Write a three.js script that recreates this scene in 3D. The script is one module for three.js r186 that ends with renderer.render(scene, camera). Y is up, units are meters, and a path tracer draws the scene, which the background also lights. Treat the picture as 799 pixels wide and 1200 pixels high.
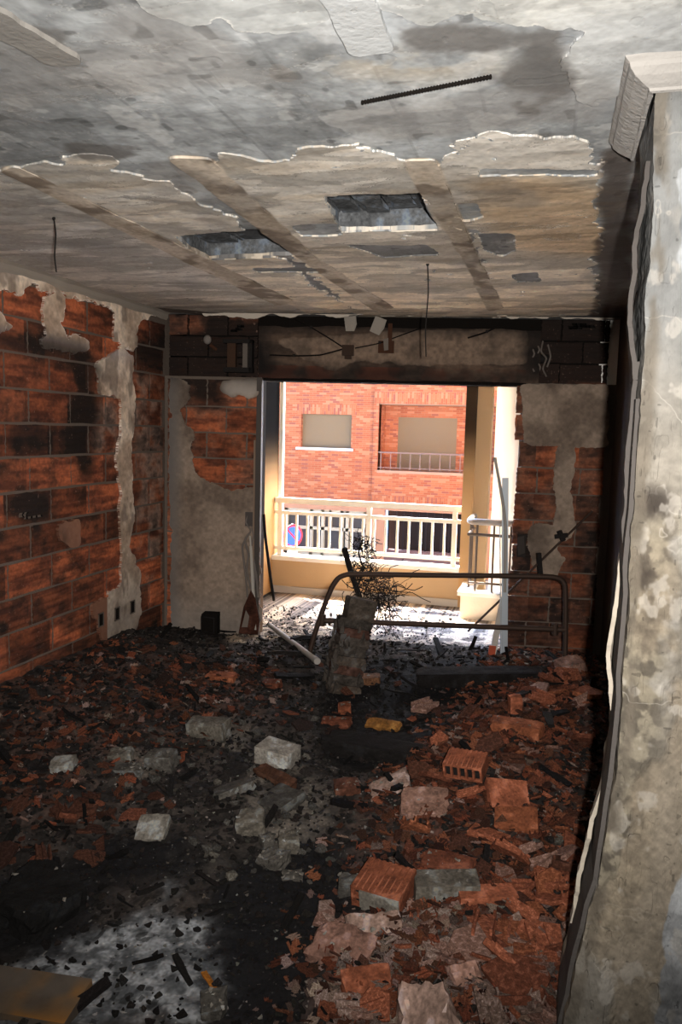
import * as THREE from 'three';
import { Sky } from 'three/addons/objects/Sky.js';
import { ConvexGeometry } from 'three/addons/geometries/ConvexGeometry.js';
import { mergeGeometries } from 'three/addons/utils/BufferGeometryUtils.js';

// ---------------------------------------------------------------- camera, sky, sun, flash, exposure
const scene = new THREE.Scene();
const D2R = Math.PI / 180;
const camera = new THREE.PerspectiveCamera(66.5, 799 / 1200, 0.05, 400);
camera.rotation.order = 'YXZ';
camera.position.set(0, 1.8, 0);
camera.rotation.set(-6 * D2R, 15 * D2R, 1.5 * D2R);
camera.updateMatrixWorld(true);
scene.add(camera);

const sky = new Sky();
sky.scale.setScalar(4000);
const SUN = new THREE.Vector3(-0.36, 0.80, -0.40).normalize();
sky.material.uniforms.turbidity.value = 10;
sky.material.uniforms.rayleigh.value = 0.22;
sky.material.uniforms.mieCoefficient.value = 0.004;
sky.material.uniforms.mieDirectionalG.value = 0.8;
sky.material.uniforms.sunPosition.value.copy(SUN).multiplyScalar(400000);
scene.add(sky);
scene.environmentIntensity = scene.backgroundIntensity = 1.25;
const sun = new THREE.DirectionalLight(0xfff3e4, 13);
sun.position.copy(SUN).multiplyScalar(40).add(new THREE.Vector3(-1, 0, -8));
sun.target.position.set(-1, 0, -8);
sun.castShadow = true;
sun.shadow.mapSize.set(2048, 2048);
Object.assign(sun.shadow.camera, { left: -30, right: 30, top: 30, bottom: -30, near: 1, far: 120 });
scene.add(sun, sun.target);
// the camera's flash, held to the right of the lens (the picture was taken upright)
const flash = new THREE.SpotLight(0xfff7ee, 15.2, 0, 49 * D2R, 1, 2);
flash.position.set(0.10, 1.83, 0.02);
flash.target.position.set(-1.3, 1.78, -4);
flash.castShadow = true;
flash.shadow.radius = 0.8;
scene.add(flash, flash.target);

const renderer = new THREE.WebGLRenderer({ antialias: true });
renderer.toneMapping = THREE.LinearToneMapping;
renderer.toneMappingExposure = 4.0;
renderer.shadowMap.enabled = true;

// ---------------------------------------------------------------- helpers
function rng(seed) { let a = seed >>> 0; return () => { a = (a + 0x6D2B79F5) | 0; let t = Math.imul(a ^ (a >>> 15), 1 | a); t = (t + Math.imul(t ^ (t >>> 7), 61 | t)) ^ t; return ((t ^ (t >>> 14)) >>> 0) / 4294967296; }; }
const h2 = (x, y, s = 0) => { let n = Math.imul(x, 374761393) ^ Math.imul(y, 668265263) ^ Math.imul(s, 974711); n = Math.imul(n ^ (n >>> 13), 1274126177); return ((n ^ (n >>> 16)) >>> 0) / 4294967296; };
const sm = t => t * t * (3 - 2 * t);
function vn(x, y, s = 0) {
  const i = Math.floor(x), j = Math.floor(y), fx = sm(x - i), fy = sm(y - j);
  const a = h2(i, j, s), b = h2(i + 1, j, s), c = h2(i, j + 1, s), d = h2(i + 1, j + 1, s);
  return a + (b - a) * fx + (c - a) * fy + (a - b - c + d) * fx * fy;
}
function fbm(x, y, o = 4, s = 0) { let a = 0.5, v = 0, n = 0; for (let k = 0; k < o; k++) { v += a * vn(x, y, s + k * 17); n += a; a *= 0.5; x = x * 2.03 + 7.1; y = y * 2.03 + 3.7; } return v / n; }
const clamp = (v, a = 0, b = 1) => v < a ? a : v > b ? b : v;
const sstep = (a, b, v) => sm(clamp((v - a) / (b - a)));
const mix = (a, b, t) => a + (b - a) * t;
const mix3 = (a, b, t) => [mix(a[0], b[0], t), mix(a[1], b[1], t), mix(a[2], b[2], t)];
const sc3 = (a, k) => [a[0] * k, a[1] * k, a[2] * k];
const V = (x, y, z) => new THREE.Vector3(x, y, z);

// measuring the photograph: a pixel's sight line met with a known plane of the place
const FPX = 600 / Math.tan(66.5 * D2R / 2);
function ray(px, py) { return V((px - 399.5) / FPX, -(py - 600) / FPX, -1).applyQuaternion(camera.quaternion); }
function hit(px, py, n, c) { const d = ray(px, py), t = (c - n.dot(camera.position)) / n.dot(d); return camera.position.clone().addScaledVector(d, t); }
const onY = (px, py, y) => hit(px, py, V(0, 1, 0), y), onZ = (px, py, z) => hit(px, py, V(0, 0, 1), z);

// planes of the room: origin, two axes, normal into the room
function frame(o, u, v) { u.normalize(); v.normalize(); return { o, u, v, n: u.clone().cross(v) }; }
const BU = V(0.98475, 0, -0.17398);
const LEFT = frame(V(-3.05, 0, 1.2), V(0, 0, -1), V(0, 1, 0));          // u runs away from the camera; corner at u = 7.0
const BACK = frame(V(-3.05, 0, -5.80), BU.clone(), V(0, 1, 0));        // u runs to the right
const CEIL = frame(V(0, 2.7, 0), V(1, 0, 0), V(0, 0, 1));
const FLOOR = frame(V(0, 0.1, 0), V(1, 0, 0), V(0, 0, -1));
const PIL = frame(V(0, 0, -2.12), V(1, 0, 0), V(0, 1, 0));
const W3 = (f, u, v, h = 0) => f.o.clone().addScaledVector(f.u, u).addScaledVector(f.v, v).addScaledVector(f.n, h);
function uvp(f, px, py, h = 0) { const p = hit(px, py, f.n, f.n.dot(f.o) + h).sub(f.o); return [p.dot(f.u), p.dot(f.v)]; }
const poly = (f, s) => s.trim().split(/\s+/).map(q => { const [x, y] = q.split(',').map(Number); return uvp(f, x, y); });

class Mask {                                     // a soft painted area on a plane
  constructor(u0, v0, u1, v1, step) { Object.assign(this, { u0, v0, step, w: Math.ceil((u1 - u0) / step) + 1, h: Math.ceil((v1 - v0) / step) + 1 }); this.d = new Float32Array(this.w * this.h); }
  fill(pts, val = 1) {
    for (let j = 0; j < this.h; j++) {
      const y = this.v0 + j * this.step, xs = [];
      for (let k = 0, n = pts.length; k < n; k++) { const a = pts[k], b = pts[(k + 1) % n]; if ((a[1] > y) !== (b[1] > y)) xs.push(a[0] + (y - a[1]) / (b[1] - a[1]) * (b[0] - a[0])); }
      xs.sort((p, q) => p - q);
      for (let k = 0; k + 1 < xs.length; k += 2) { const i0 = Math.max(0, Math.ceil((xs[k] - this.u0) / this.step)), i1 = Math.min(this.w - 1, Math.floor((xs[k + 1] - this.u0) / this.step)); for (let i = i0; i <= i1; i++) this.d[j * this.w + i] = val; }
    }
    return this;
  }
  blur(r) {
    const k = Math.max(1, Math.round(r / this.step)), { w, h } = this;
    for (let pass = 0; pass < 2; pass++) {
      const t = new Float32Array(w * h);
      for (let j = 0; j < h; j++) { let s = 0; for (let i = -k; i < w; i++) { if (i + k < w) s += this.d[j * w + i + k]; if (i - k - 1 >= 0) s -= this.d[j * w + i - k - 1]; if (i >= 0) t[j * w + i] = s / (2 * k + 1); } }
      for (let i = 0; i < w; i++) { let s = 0; for (let j = -k; j < h; j++) { if (j + k < h) s += t[(j + k) * w + i]; if (j - k - 1 >= 0) s -= t[(j - k - 1) * w + i]; if (j >= 0) this.d[j * w + i] = s / (2 * k + 1); } }
    }
    return this;
  }
  get(u, v) {
    const x = (u - this.u0) / this.step, y = (v - this.v0) / this.step;
    if (x < 0 || y < 0 || x >= this.w - 1 || y >= this.h - 1) return 0;
    const i = x | 0, j = y | 0, fx = x - i, fy = y - j, d = this.d, k = j * this.w + i;
    return (d[k] * (1 - fx) + d[k + 1] * fx) * (1 - fy) + (d[k + this.w] * (1 - fx) + d[k + this.w + 1] * fx) * fy;
  }
}
function area(f, strs, blur = 0.03, step = 0.012, pad = 0.15) {     // polygons read off the photograph, on plane f
  const ps = (Array.isArray(strs) ? strs : [strs]).map(s => typeof s === 'string' ? poly(f, s) : s), all = ps.flat();
  const us = all.map(p => p[0]), vs = all.map(p => p[1]);
  const m = new Mask(Math.min(...us) - pad, Math.min(...vs) - pad, Math.max(...us) + pad, Math.max(...vs) + pad, step);
  m.box = [Math.min(...us) - pad, Math.min(...vs) - pad, Math.max(...us) + pad, Math.max(...vs) + pad];
  for (const p of ps) m.fill(p);
  return m.blur(blur);
}
// ragged-edged field of an area: > 0.5 inside
const ragged = (m, amp = 0.5, freq = 9, seed = 1) => (u, v) => { const b = m.get(u, v); return b <= 0.002 ? 0 : b + amp * (fbm(u * freq, v * freq, 4, seed) - 0.5) * Math.min(1, b * 4); };

function tex(w, h, fn, srgb = true, repeat = false) {
  const d = new Uint8Array(w * h * 4);
  for (let j = 0; j < h; j++) for (let i = 0; i < w; i++) { const c = fn((i + 0.5) / w, (j + 0.5) / h), k = (j * w + i) * 4; d[k] = clamp(c[0]) * 255; d[k + 1] = clamp(c[1]) * 255; d[k + 2] = clamp(c[2]) * 255; d[k + 3] = 255; }
  const t = new THREE.DataTexture(d, w, h, THREE.RGBAFormat);
  t.magFilter = THREE.LinearFilter; t.minFilter = THREE.LinearFilter;
  if (repeat) t.wrapS = t.wrapT = THREE.RepeatWrapping;
  if (srgb) t.colorSpace = THREE.SRGBColorSpace;
  t.needsUpdate = true;
  return t;
}
const c8 = (r, g, b) => [r / 255, g / 255, b / 255];
function tileable(fn, s = 1) { return (u, v) => { const bu = sm(clamp((u - 0.75) / 0.25)), bv = sm(clamp((v - 0.75) / 0.25)); const f = (a, b) => fn(a, b); const p = mix(f(u, v), f(u - 1, v), bu), q = bv > 0 ? mix(f(u, v - 1), f(u - 1, v - 1), bu) : 0; return mix(p, q, bv); }; }

const mats = {};
const std = (o) => new THREE.MeshPhysicalMaterial({ roughness: 0.92, metalness: 0, specularIntensity: (o.roughness ?? 0.92) > 0.75 ? 0.35 : 1, ...o });
const roughTile = tex(512, 512, (() => { const f = tileable((u, v) => 0.55 * fbm(u * 12, v * 12, 5, 3) + 0.3 * fbm(u * 60, v * 60, 3, 9) + 0.25 * (vn(u * 26, v * 26, 31) > 0.83 ? 0 : 0.5)); return (u, v) => { const k = f(u, v); return [k, k, k]; }; })(), false, true);
const clayTile = tex(512, 512, (() => { const f = tileable((u, v) => fbm(u * 8, v * 8, 5, 41)), g = tileable((u, v) => fbm(u * 40, v * 40, 3, 77)); return (u, v) => { const a = f(u, v), b = g(u, v), k = 0.72 + 0.5 * (a - 0.5) + 0.35 * (b - 0.5), d = sstep(0.56, 0.72, a); return mix3([k, k, k], [k * 1.06, k * 1.12, k * 1.2], d); }; })(), true, true);
const rep = (t, n) => { const c = t.clone(); c.repeat.set(n, n); c.wrapS = c.wrapT = THREE.RepeatWrapping; c.needsUpdate = true; return c; };
const bump1 = rep(roughTile, 1.6);               // used with uv in metres

// ---------------------------------------------------------------- geometry helpers
class Soup {
  constructor() { this.p = []; this.t = []; }
  tri(a, b, c, ta, tb, tc) { this.p.push(...a, ...b, ...c); if (ta) this.t.push(...ta, ...tb, ...tc); return this; }
  quad(a, b, c, d, ta, tb, tc, td) { this.tri(a, b, c, ta, tb, tc); return this.tri(a, c, d, ta, tc, td); }
  geo() { const g = new THREE.BufferGeometry(); g.setAttribute('position', new THREE.Float32BufferAttribute(this.p, 3)); if (this.t.length) g.setAttribute('uv', new THREE.Float32BufferAttribute(this.t, 2)); g.computeVertexNormals(); return this.t.length ? g : boxUV(g); }
}
function boxUV(g, k = 1) {                       // uv in metres by the main direction of each face
  if (g.index) g = g.toNonIndexed();
  const p = g.attributes.position, uv = new Float32Array(p.count * 2), a = V(), b = V(), c = V();
  for (let i = 0; i < p.count; i += 3) {
    a.fromBufferAttribute(p, i); b.fromBufferAttribute(p, i + 1); c.fromBufferAttribute(p, i + 2);
    const n = b.clone().sub(a).cross(c.clone().sub(a)), x = Math.abs(n.x), y = Math.abs(n.y), z = Math.abs(n.z);
    [a, b, c].forEach((q, m) => { const [s, t] = x >= y && x >= z ? [q.z, q.y] : y >= z ? [q.x, q.z] : [q.x, q.y]; uv[(i + m) * 2] = s * k; uv[(i + m) * 2 + 1] = t * k; });
  }
  g.setAttribute('uv', new THREE.BufferAttribute(uv, 2));
  return g;
}
const box = (x0, y0, z0, x1, y1, z1) => boxUV(new THREE.BoxGeometry(x1 - x0, y1 - y0, z1 - z0).translate((x0 + x1) / 2, (y0 + y1) / 2, (z0 + z1) / 2));
function fbox(f, u0, v0, u1, v1, h0, h1) {       // a box on a plane
  const s = new Soup(), q = (u, v, h) => W3(f, u, v, h).toArray();
  const c = [q(u0, v0, h1), q(u1, v0, h1), q(u1, v1, h1), q(u0, v1, h1), q(u0, v0, h0), q(u1, v0, h0), q(u1, v1, h0), q(u0, v1, h0)];
  for (const [a, b, d, e] of [[0, 1, 2, 3], [5, 4, 7, 6], [4, 0, 3, 7], [1, 5, 6, 2], [3, 2, 6, 7], [4, 5, 1, 0]]) s.quad(c[a], c[b], c[d], c[e]);
  return s.geo();
}
function planarUV(g, f, r) {                     // uv of a wall-sized texture that covers r = [u0, v0, u1, v1] of plane f
  const p = g.attributes.position, uv = new Float32Array(p.count * 2), q = V();
  for (let i = 0; i < p.count; i++) { q.fromBufferAttribute(p, i).sub(f.o); uv[i * 2] = (q.dot(f.u) - r[0]) / (r[2] - r[0]); uv[i * 2 + 1] = (q.dot(f.v) - r[1]) / (r[3] - r[1]); }
  g.setAttribute('uv', new THREE.BufferAttribute(uv, 2));
  return g;
}
function sheet(f, field, bx, step, thick, r, base = 0, wob = 0.0035, seed = 5) {   // a coat of plaster: marching squares with a broken edge
  const s = new Soup(), nx = Math.ceil((bx[2] - bx[0]) / step), ny = Math.ceil((bx[3] - bx[1]) / step), val = new Float32Array((nx + 1) * (ny + 1));
  for (let j = 0; j <= ny; j++) for (let i = 0; i <= nx; i++) val[j * (nx + 1) + i] = (i === 0 || j === 0 || i === nx || j === ny) ? 0 : field(bx[0] + i * step, bx[1] + j * step);
  const up = (u, v) => W3(f, u, v, base + thick + wob * (fbm(u * 7, v * 7, 3, seed) - 0.5) * 2).toArray(), lo = (u, v) => W3(f, u, v, base - 0.004).toArray();
  const t = (u, v) => [(u - r[0]) / (r[2] - r[0]), (v - r[1]) / (r[3] - r[1])];
  for (let j = 0; j < ny; j++) for (let i = 0; i < nx; i++) {
    const c = [[i, j], [i + 1, j], [i + 1, j + 1], [i, j + 1]], k = c.map(([a, b]) => val[b * (nx + 1) + a]), ins = k.map(q => q > 0.5);
    if (!ins.some(Boolean)) continue;
    const pts = [], cut = [];
    for (let e = 0; e < 4; e++) {
      const n = (e + 1) % 4, P = q => [bx[0] + c[q][0] * step, bx[1] + c[q][1] * step];
      if (ins[e]) { pts.push(P(e)); cut.push(0); }
      if (ins[e] !== ins[n]) { const w = (0.5 - k[e]) / (k[n] - k[e]), a = P(e), b = P(n); pts.push([mix(a[0], b[0], w), mix(a[1], b[1], w)]); cut.push(ins[e] ? 1 : 2); }
    }
    for (let m = 1; m + 1 < pts.length; m++) s.tri(up(...pts[0]), up(...pts[m]), up(...pts[m + 1]), t(...pts[0]), t(...pts[m]), t(...pts[m + 1]));
    for (let m = 0; m < pts.length; m++) { const n = (m + 1) % pts.length; if (cut[m] === 1 && cut[n] === 2) { const a = pts[m], b = pts[n]; s.quad(lo(...a), lo(...b), up(...b), up(...a), t(...a), t(...b), t(...b), t(...a)); } }
  }
  return s.p.length ? s.geo() : null;
}
function tube(pts, r, seg = 24, rad = 8, closed = false) { return boxUV(new THREE.TubeGeometry(new THREE.CatmullRomCurve3(pts.map(p => p.clone ? p : V(...p)), false, 'catmullrom', 0.3), seg, r, rad, closed)); }
function bar(a, b, w, d, twist = 0) {            // a straight bar of rectangular section from a to b
  const L = a.distanceTo(b), g = new THREE.BoxGeometry(w, L, d); g.rotateY(twist);
  g.applyQuaternion(new THREE.Quaternion().setFromUnitVectors(V(0, 1, 0), b.clone().sub(a).normalize())); const m = a.clone().add(b).multiplyScalar(0.5); g.translate(m.x, m.y, m.z);
  return boxUV(g);
}
function rod(a, b, r, n = 10) { const L = a.distanceTo(b), g = new THREE.CylinderGeometry(r, r, L, n); g.applyQuaternion(new THREE.Quaternion().setFromUnitVectors(V(0, 1, 0), b.clone().sub(a).normalize())); const m = a.clone().add(b).multiplyScalar(0.5); g.translate(m.x, m.y, m.z); return boxUV(g); }
const merge = gs => mergeGeometries(gs.map(g => { g = g.index ? g.toNonIndexed() : g; for (const k of Object.keys(g.attributes)) if (!['position', 'normal', 'uv'].includes(k)) g.deleteAttribute(k); return g; }));

// ---------------------------------------------------------------- names
const taken = new Map();
function numbered(n) { const k = taken.get(n) ?? 0; taken.set(n, k + 1); return k ? n + '_' + String(k).padStart(3, '0') : n; }
function mesh(name, g, m, parent) { const o = new THREE.Mesh(g, m); o.name = numbered(name); o.castShadow = o.receiveShadow = true; parent.add(o); return o; }
function struct(name, g, m, parent = scene) { const o = mesh(name, g, m, parent); if (parent === scene) o.userData.kind = 'structure'; return o; }
function tag(o, label, category, group) { o.userData.label = label; o.userData.category = category; if (group) o.userData.group = group; return o; }
// a thing from parts given in the coordinates of the place: [name, geometry, material, label?, parent part?]
function thing(name, label, category, parts, group) {
  const bb = new THREE.Box3(); for (const p of parts) { p[1].computeBoundingBox(); bb.union(p[1].boundingBox); }
  const at = V((bb.min.x + bb.max.x) / 2, bb.min.y, (bb.min.z + bb.max.z) / 2), root = new THREE.Group();
  root.name = numbered(name); root.position.copy(at); scene.add(root); tag(root, label, category, group);
  const made = [];
  for (const [n, g, m, lab, up] of parts) { g.translate(-at.x, -at.y, -at.z); const o = mesh(n, g, m, up === undefined || up === null ? root : made[up]); if (lab) o.userData.label = lab; made.push(o); }
  return root;
}
// ---------------------------------------------------------------- colours
const BRICK = c8(150, 84, 56), BRICKD = c8(98, 55, 40), SOOT = c8(26, 23, 22), MORTAR = c8(124, 112, 102), PLASTER = c8(206, 196, 180), DUST = c8(150, 122, 108);

// ================================================================ left wall
const LR = [3.4, 0, 7.02, 2.7];
const leftPatches = [
  area(LEFT, ['-60,285 0,308 92,334 188,362 190,368 163,376 159,392 160,406 151,416 141,404 131,399 131,366 112,357 108,352 88,350 70,342 66,346 50,339 36,332 20,345 -60,330'], 0.02),
  area(LEFT, ['48,346 70,342 78,352 72,372 66,384 80,392 104,396 104,412 80,412 46,404 34,398 50,394 50,372'], 0.02),
  area(LEFT, ['-60,345 0,364 12,375 16,390 -4,394 -60,380'], 0.02),
  area(LEFT, ['111,428 125,418 141,404 155,420 154,440 157,470 155,500 152,524 153,560 157,600 150,640 149,654 141,650 140,622 137,600 141,580 136,552 133,536 140,512 140,466 124,464 113,462'], 0.016),
  area(LEFT, ['141,650 150,642 163,668 164,700 161,735 122,770 116,745 106,712 112,704 124,698 140,690 140,664'], 0.02),
  area(LEFT, ['64,614 92,606 93,640 82,642 68,632'], 0.012),
];
const leftF = leftPatches.map((m, k) => ragged(m, 1.25, 15, 50 + k * 7));
const leftDust = area(LEFT, ['108,464 140,464 137,536 110,532', '156,440 190,440 195,560 192,690 160,690 158,520'], 0.05);
const leftSoot = area(LEFT, ['-60,385 40,392 100,408 125,440 100,430 20,415 -60,405', '85,465 112,465 115,500 88,500', '92,425 112,428 112,462 96,460', '158,395 195,395 195,440 158,430', '10,500 60,500 60,530 12,530', '78,500 105,500 112,560 96,560', '20,580 60,578 62,610 25,612', '60,620 72,620 74,640 62,640'], 0.05);
const PK = 0.005;
function leftPlaster(u, v) { let k = 0, i = 0; for (const f of leftF) { const m = leftPatches[i++].box; if (u > m[0] && u < m[2] && v > m[1] && v < m[3]) k = Math.max(k, f(u, v)); } return k; }
const leftRows = [-0.08, 0.125, 0.33, 0.545, 0.75, 0.965, 1.175, 1.382, 1.588, 1.79, 1.992, 2.2, 2.405, 2.61];
function brickTone(id, seed) { return 0.72 + 0.5 * h2(id, 7, seed); }
function brickColour(u, v, id, seed, soot, dust) {
  const t = brickTone(id, seed), streak = fbm(u * 5, v * 26, 4, seed), blot = fbm(u * 6 + id, v * 6, 4, seed + 5), fine = fbm(u * 60, v * 60, 3, seed + 9);
  let c = mix3(BRICK, BRICKD, sstep(0.35, 0.75, streak)); c = sc3(c, t * (0.8 + 0.4 * fine));
  c = mix3(c, sc3(DUST, 0.85 + 0.3 * fine), dust * sstep(0.3, 0.62, blot));
  const dark = clamp(soot + 0.50 * sstep(0.50, 0.78, blot) + 0.30 * sstep(0.52, 0.75, fbm(u * 12, v * 20, 3, seed + 21)) + (h2(id, 3, seed) > 0.74 ? 0.30 : 0));
  c = mix3(c, SOOT, 0.88 * dark);
  if (vn(u * 90, v * 90, seed + 3) > 0.93 && blot > 0.45) c = mix3(c, DUST, 0.5);
  return c;
}
function rowOf(v, rows) { for (let k = rows.length - 2; k >= 0; k--) if (v >= rows[k]) return k; return 0; }
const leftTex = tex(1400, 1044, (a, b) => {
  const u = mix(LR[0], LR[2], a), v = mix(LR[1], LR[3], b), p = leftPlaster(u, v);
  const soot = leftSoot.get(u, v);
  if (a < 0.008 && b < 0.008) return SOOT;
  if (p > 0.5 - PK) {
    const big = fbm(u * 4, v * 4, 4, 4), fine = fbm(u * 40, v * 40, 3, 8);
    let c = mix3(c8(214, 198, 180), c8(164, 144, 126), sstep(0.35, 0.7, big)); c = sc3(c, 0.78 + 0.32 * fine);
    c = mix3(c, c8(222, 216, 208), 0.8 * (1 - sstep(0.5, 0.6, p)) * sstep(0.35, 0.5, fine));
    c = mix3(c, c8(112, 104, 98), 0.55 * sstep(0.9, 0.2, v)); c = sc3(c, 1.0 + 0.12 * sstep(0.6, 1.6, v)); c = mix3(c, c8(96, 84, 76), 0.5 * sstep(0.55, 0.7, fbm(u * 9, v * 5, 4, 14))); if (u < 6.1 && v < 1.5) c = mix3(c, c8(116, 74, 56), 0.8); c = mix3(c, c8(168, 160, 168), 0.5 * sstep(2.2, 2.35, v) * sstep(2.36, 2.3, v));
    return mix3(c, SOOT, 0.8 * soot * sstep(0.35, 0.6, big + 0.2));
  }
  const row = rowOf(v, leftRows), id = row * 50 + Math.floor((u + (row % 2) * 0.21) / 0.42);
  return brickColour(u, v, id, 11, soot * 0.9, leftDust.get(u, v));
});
const leftMat = std({ map: leftTex, bumpMap: rep(roughTile, 3), bumpScale: 0.004 });
const mortarMat = std({ color: new THREE.Color(...c8(98, 88, 80)).convertSRGBToLinear(), bumpMap: bump1, bumpScale: 0.01 });
const wallMat = std({ color: 0x77706a, bumpMap: bump1, bumpScale: 0.006 });
const wall_left = struct('wall_left', merge([box(-3.3, -0.3, -5.9, -3.062, 3.15, 2.4)]), mortarMat);
function wallBrick(f, u0, v0, u1, v1, r, rand, broken) {     // a hollow clay block set in a wall: grooved face, chipped edges
  const s = new Soup(), h = (rand() - 0.5) * 0.006, tilt = (rand() - 0.5) * 0.006, t = (u, v) => [(u - r[0]) / (r[2] - r[0]), (v - r[1]) / (r[3] - r[1])];
  const nu = broken ? 9 : 3, nv = 13, j = () => (rand() - 0.5) * 0.009, g = [];
  for (let b = 0; b <= nv; b++) { const row = []; for (let a = 0; a <= nu; a++) {
    let u = mix(u0, u1, a / nu) + (broken && a > 0 && a < nu ? (rand() - 0.5) * 0.022 : 0), v = mix(v0, v1, b / nv), e = a === 0 || a === nu || b === 0 || b === nv;
    if (a === 0 || a === nu) u += j(); if (b === 0 || b === nv) v += j() * 0.7;
    row.push([u, v, h + tilt * (a / nu - 0.5) + (e ? -0.004 - 0.004 * rand() : (b % 3 === 1 ? -0.0045 : 0.0005))]);
  } g.push(row); }
  const P = q => W3(f, ...q).toArray();
  const hole = broken ? [0, 1, 2].map(() => { const b0 = 1 + (rand() * 9 | 0), a0 = 1 + (rand() * 5 | 0); return [b0, b0 + 1 + (rand() * 2.4 | 0), a0, a0 + 1 + (rand() * 3 | 0)]; }) : null;
  for (let b = 0; b < nv; b++) for (let a = 0; a < nu; a++) {
    if (hole && a > 0 && a < nu - 1 && hole.some(q => b >= q[0] && b < q[1] && a >= q[2] && a < q[3])) {
      const z = -0.035 - 0.015 * ((a * 7 + b * 3) % 3), q = [g[b][a], g[b][a + 1], g[b + 1][a + 1], g[b + 1][a]].map(k => [k[0], k[1], z]);
      const dk = [0.003, 0.003]; s.quad(...q.map(P), dk, dk, dk, dk);
      const o = [g[b][a], g[b][a + 1], g[b + 1][a + 1], g[b + 1][a]];
      for (let m = 0; m < 4; m++) { const n = (m + 1) % 4; s.quad(P(q[m]), P(q[n]), P(o[n]), P(o[m]), dk, dk, dk, dk); }
      continue;
    }
    const q = [g[b][a], g[b][a + 1], g[b + 1][a + 1], g[b + 1][a]]; s.quad(...q.map(P), ...q.map(k => t(k[0], k[1])));
  }
  const ring = []; for (let a = 0; a < nu; a++) ring.push(g[0][a]); for (let b = 0; b < nv; b++) ring.push(g[b][nu]); for (let a = nu; a > 0; a--) ring.push(g[nv][a]); for (let b = nv; b > 0; b--) ring.push(g[b][0]);
  for (let k = 0; k < ring.length; k++) { const a = ring[k], b = ring[(k + 1) % ring.length], c = [b[0], b[1], -0.05], d = [a[0], a[1], -0.05]; s.quad(P(d), P(c), P(b), P(a), t(a[0], a[1]), t(b[0], b[1]), t(b[0], b[1]), t(a[0], a[1])); }
  return s.geo();
}
{
  const R = rng(17);
  for (let k = 1; k < leftRows.length - 1; k++) {
    const v0 = leftRows[k] + 0.008, v1 = leftRows[k + 1] - 0.008; let u = 3.45 + (k % 2) * 0.21 + 0.1 * R();
    u = 1.2 + 4.09 - 0.42 * 4 + (k % 2 ? 0 : 0.205);
    while (u < 6.98) {
      const L = 0.42, u1 = Math.min(u + L, 7.0); if (u1 - u < 0.05) break;
      let cov = 0; for (let q = 0; q < 25; q++) if (leftPlaster(mix(u, u1, (q % 5 + 0.5) / 5), mix(v0, v1, ((q / 5 | 0) + 0.5) / 5)) > 0.55) cov++;
      if (cov < 25) mesh('brick', wallBrick(LEFT, u + 0.007, v0, u1 - 0.013, v1, LR, R, R() < 0.06 && u1 < 6.4), leftMat, wall_left);
      u += L;
    }
  }
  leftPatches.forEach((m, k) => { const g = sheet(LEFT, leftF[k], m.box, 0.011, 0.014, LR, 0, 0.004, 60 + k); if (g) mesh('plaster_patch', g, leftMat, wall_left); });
  // ragged cove along the top of the wall
  const s = new Soup(), N = 90; let prev = null;
  for (let i = 0; i <= N; i++) { const u = mix(3.0, 6.98, i / N), w = 0.045 + 0.03 * (fbm(u * 5, 1, 4, 3) - 0.5), d = 0.05 + 0.03 * (fbm(u * 6, 4, 4, 8) - 0.5), pr = [[0.016, 2.7 - w * 1.4], [0.030, 2.7 - w], [d * 0.7, 2.7 - w * 0.45], [d * 1.35, 2.6985]].map(([h, v]) => W3(LEFT, u, v, h).toArray()), tt = [0, 0.02, 0.04, 0.06].map(q => [(u - LR[0]) / (LR[2] - LR[0]), 0.97 + q * 0.3]); if (prev) for (let m = 0; m < 3; m++) s.quad(prev[0][m], pr[m], pr[m + 1], prev[0][m + 1], prev[1][m], tt[m], tt[m + 1], prev[1][m + 1]); prev = [pr, tt]; }
  struct('trim_1', s.geo(), std({ color: 0x8d857b, bumpMap: bump1, bumpScale: 0.006 }), wall_left);
}

// ================================================================ back wall
const BR = [0, 0, 3.6, 2.7];
const TH = 0.26;
const bPlasterL = area(BACK, ['199,440 217,446 224,452 222,470 210,480 218,497 229,506 224,522 226,540 232,560 250,566 270,575 303,570 306,735 290,760 200,760'], 0.015);
const bPlasterLt = area(BACK, ['262,446 303,443 303,462 292,468 280,462 270,466 258,458'], 0.012);
const bPlasterR = area(BACK, ['611,450 712,450 712,524 640,523 612,521'], 0.008);
const bPlasterR2 = area(BACK, ['653,520 676,520 674,545 669,575 671,605 676,618 668,630 655,636 650,640 662,655 650,680 632,672 622,660 616,635 624,614 640,612 650,620 652,590 647,560'], 0.016);
const bPatch = [bPlasterL, bPlasterLt, bPlasterR, bPlasterR2], bPf = bPatch.map((m, k) => ragged(m, 1.1, 16, 100 + k * 9));
const bSoot = area(BACK, ['186,394 238,390 242,376 310,376 322,440 300,445 190,442', '300,372 735,375 735,392 560,388 300,388', '610,372 740,372 740,448 615,448', '230,445 262,450 262,475 225,470', '300,430 620,440 620,450 300,445'], 0.05);
const bSoot2 = area(BACK, ['655,640 705,610 715,760 660,760', '212,448 240,452 235,480 212,470', '596,560 625,600 625,760 596,760'], 0.10);
const beamPl = area(BACK, ['318,398 420,392 520,386 618,388 618,428 545,426 470,428 420,424 380,436 352,418'], 0.02), beamPlF = ragged(beamPl, 0.9, 10, 210);
const backRows = [-0.1, 0.11, 0.31, 0.515, 0.72, 0.93, 1.13, 1.34, 1.545, 1.75, 1.96, 2.185, 2.36, 2.53, 2.7];
function backPlaster(u, v) { let k = 0, i = 0; for (const f of bPf) { const m = bPatch[i++].box; if (u > m[0] && u < m[2] && v > m[1] && v < m[3]) k = Math.max(k, f(u, v)); } return k; }
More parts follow.
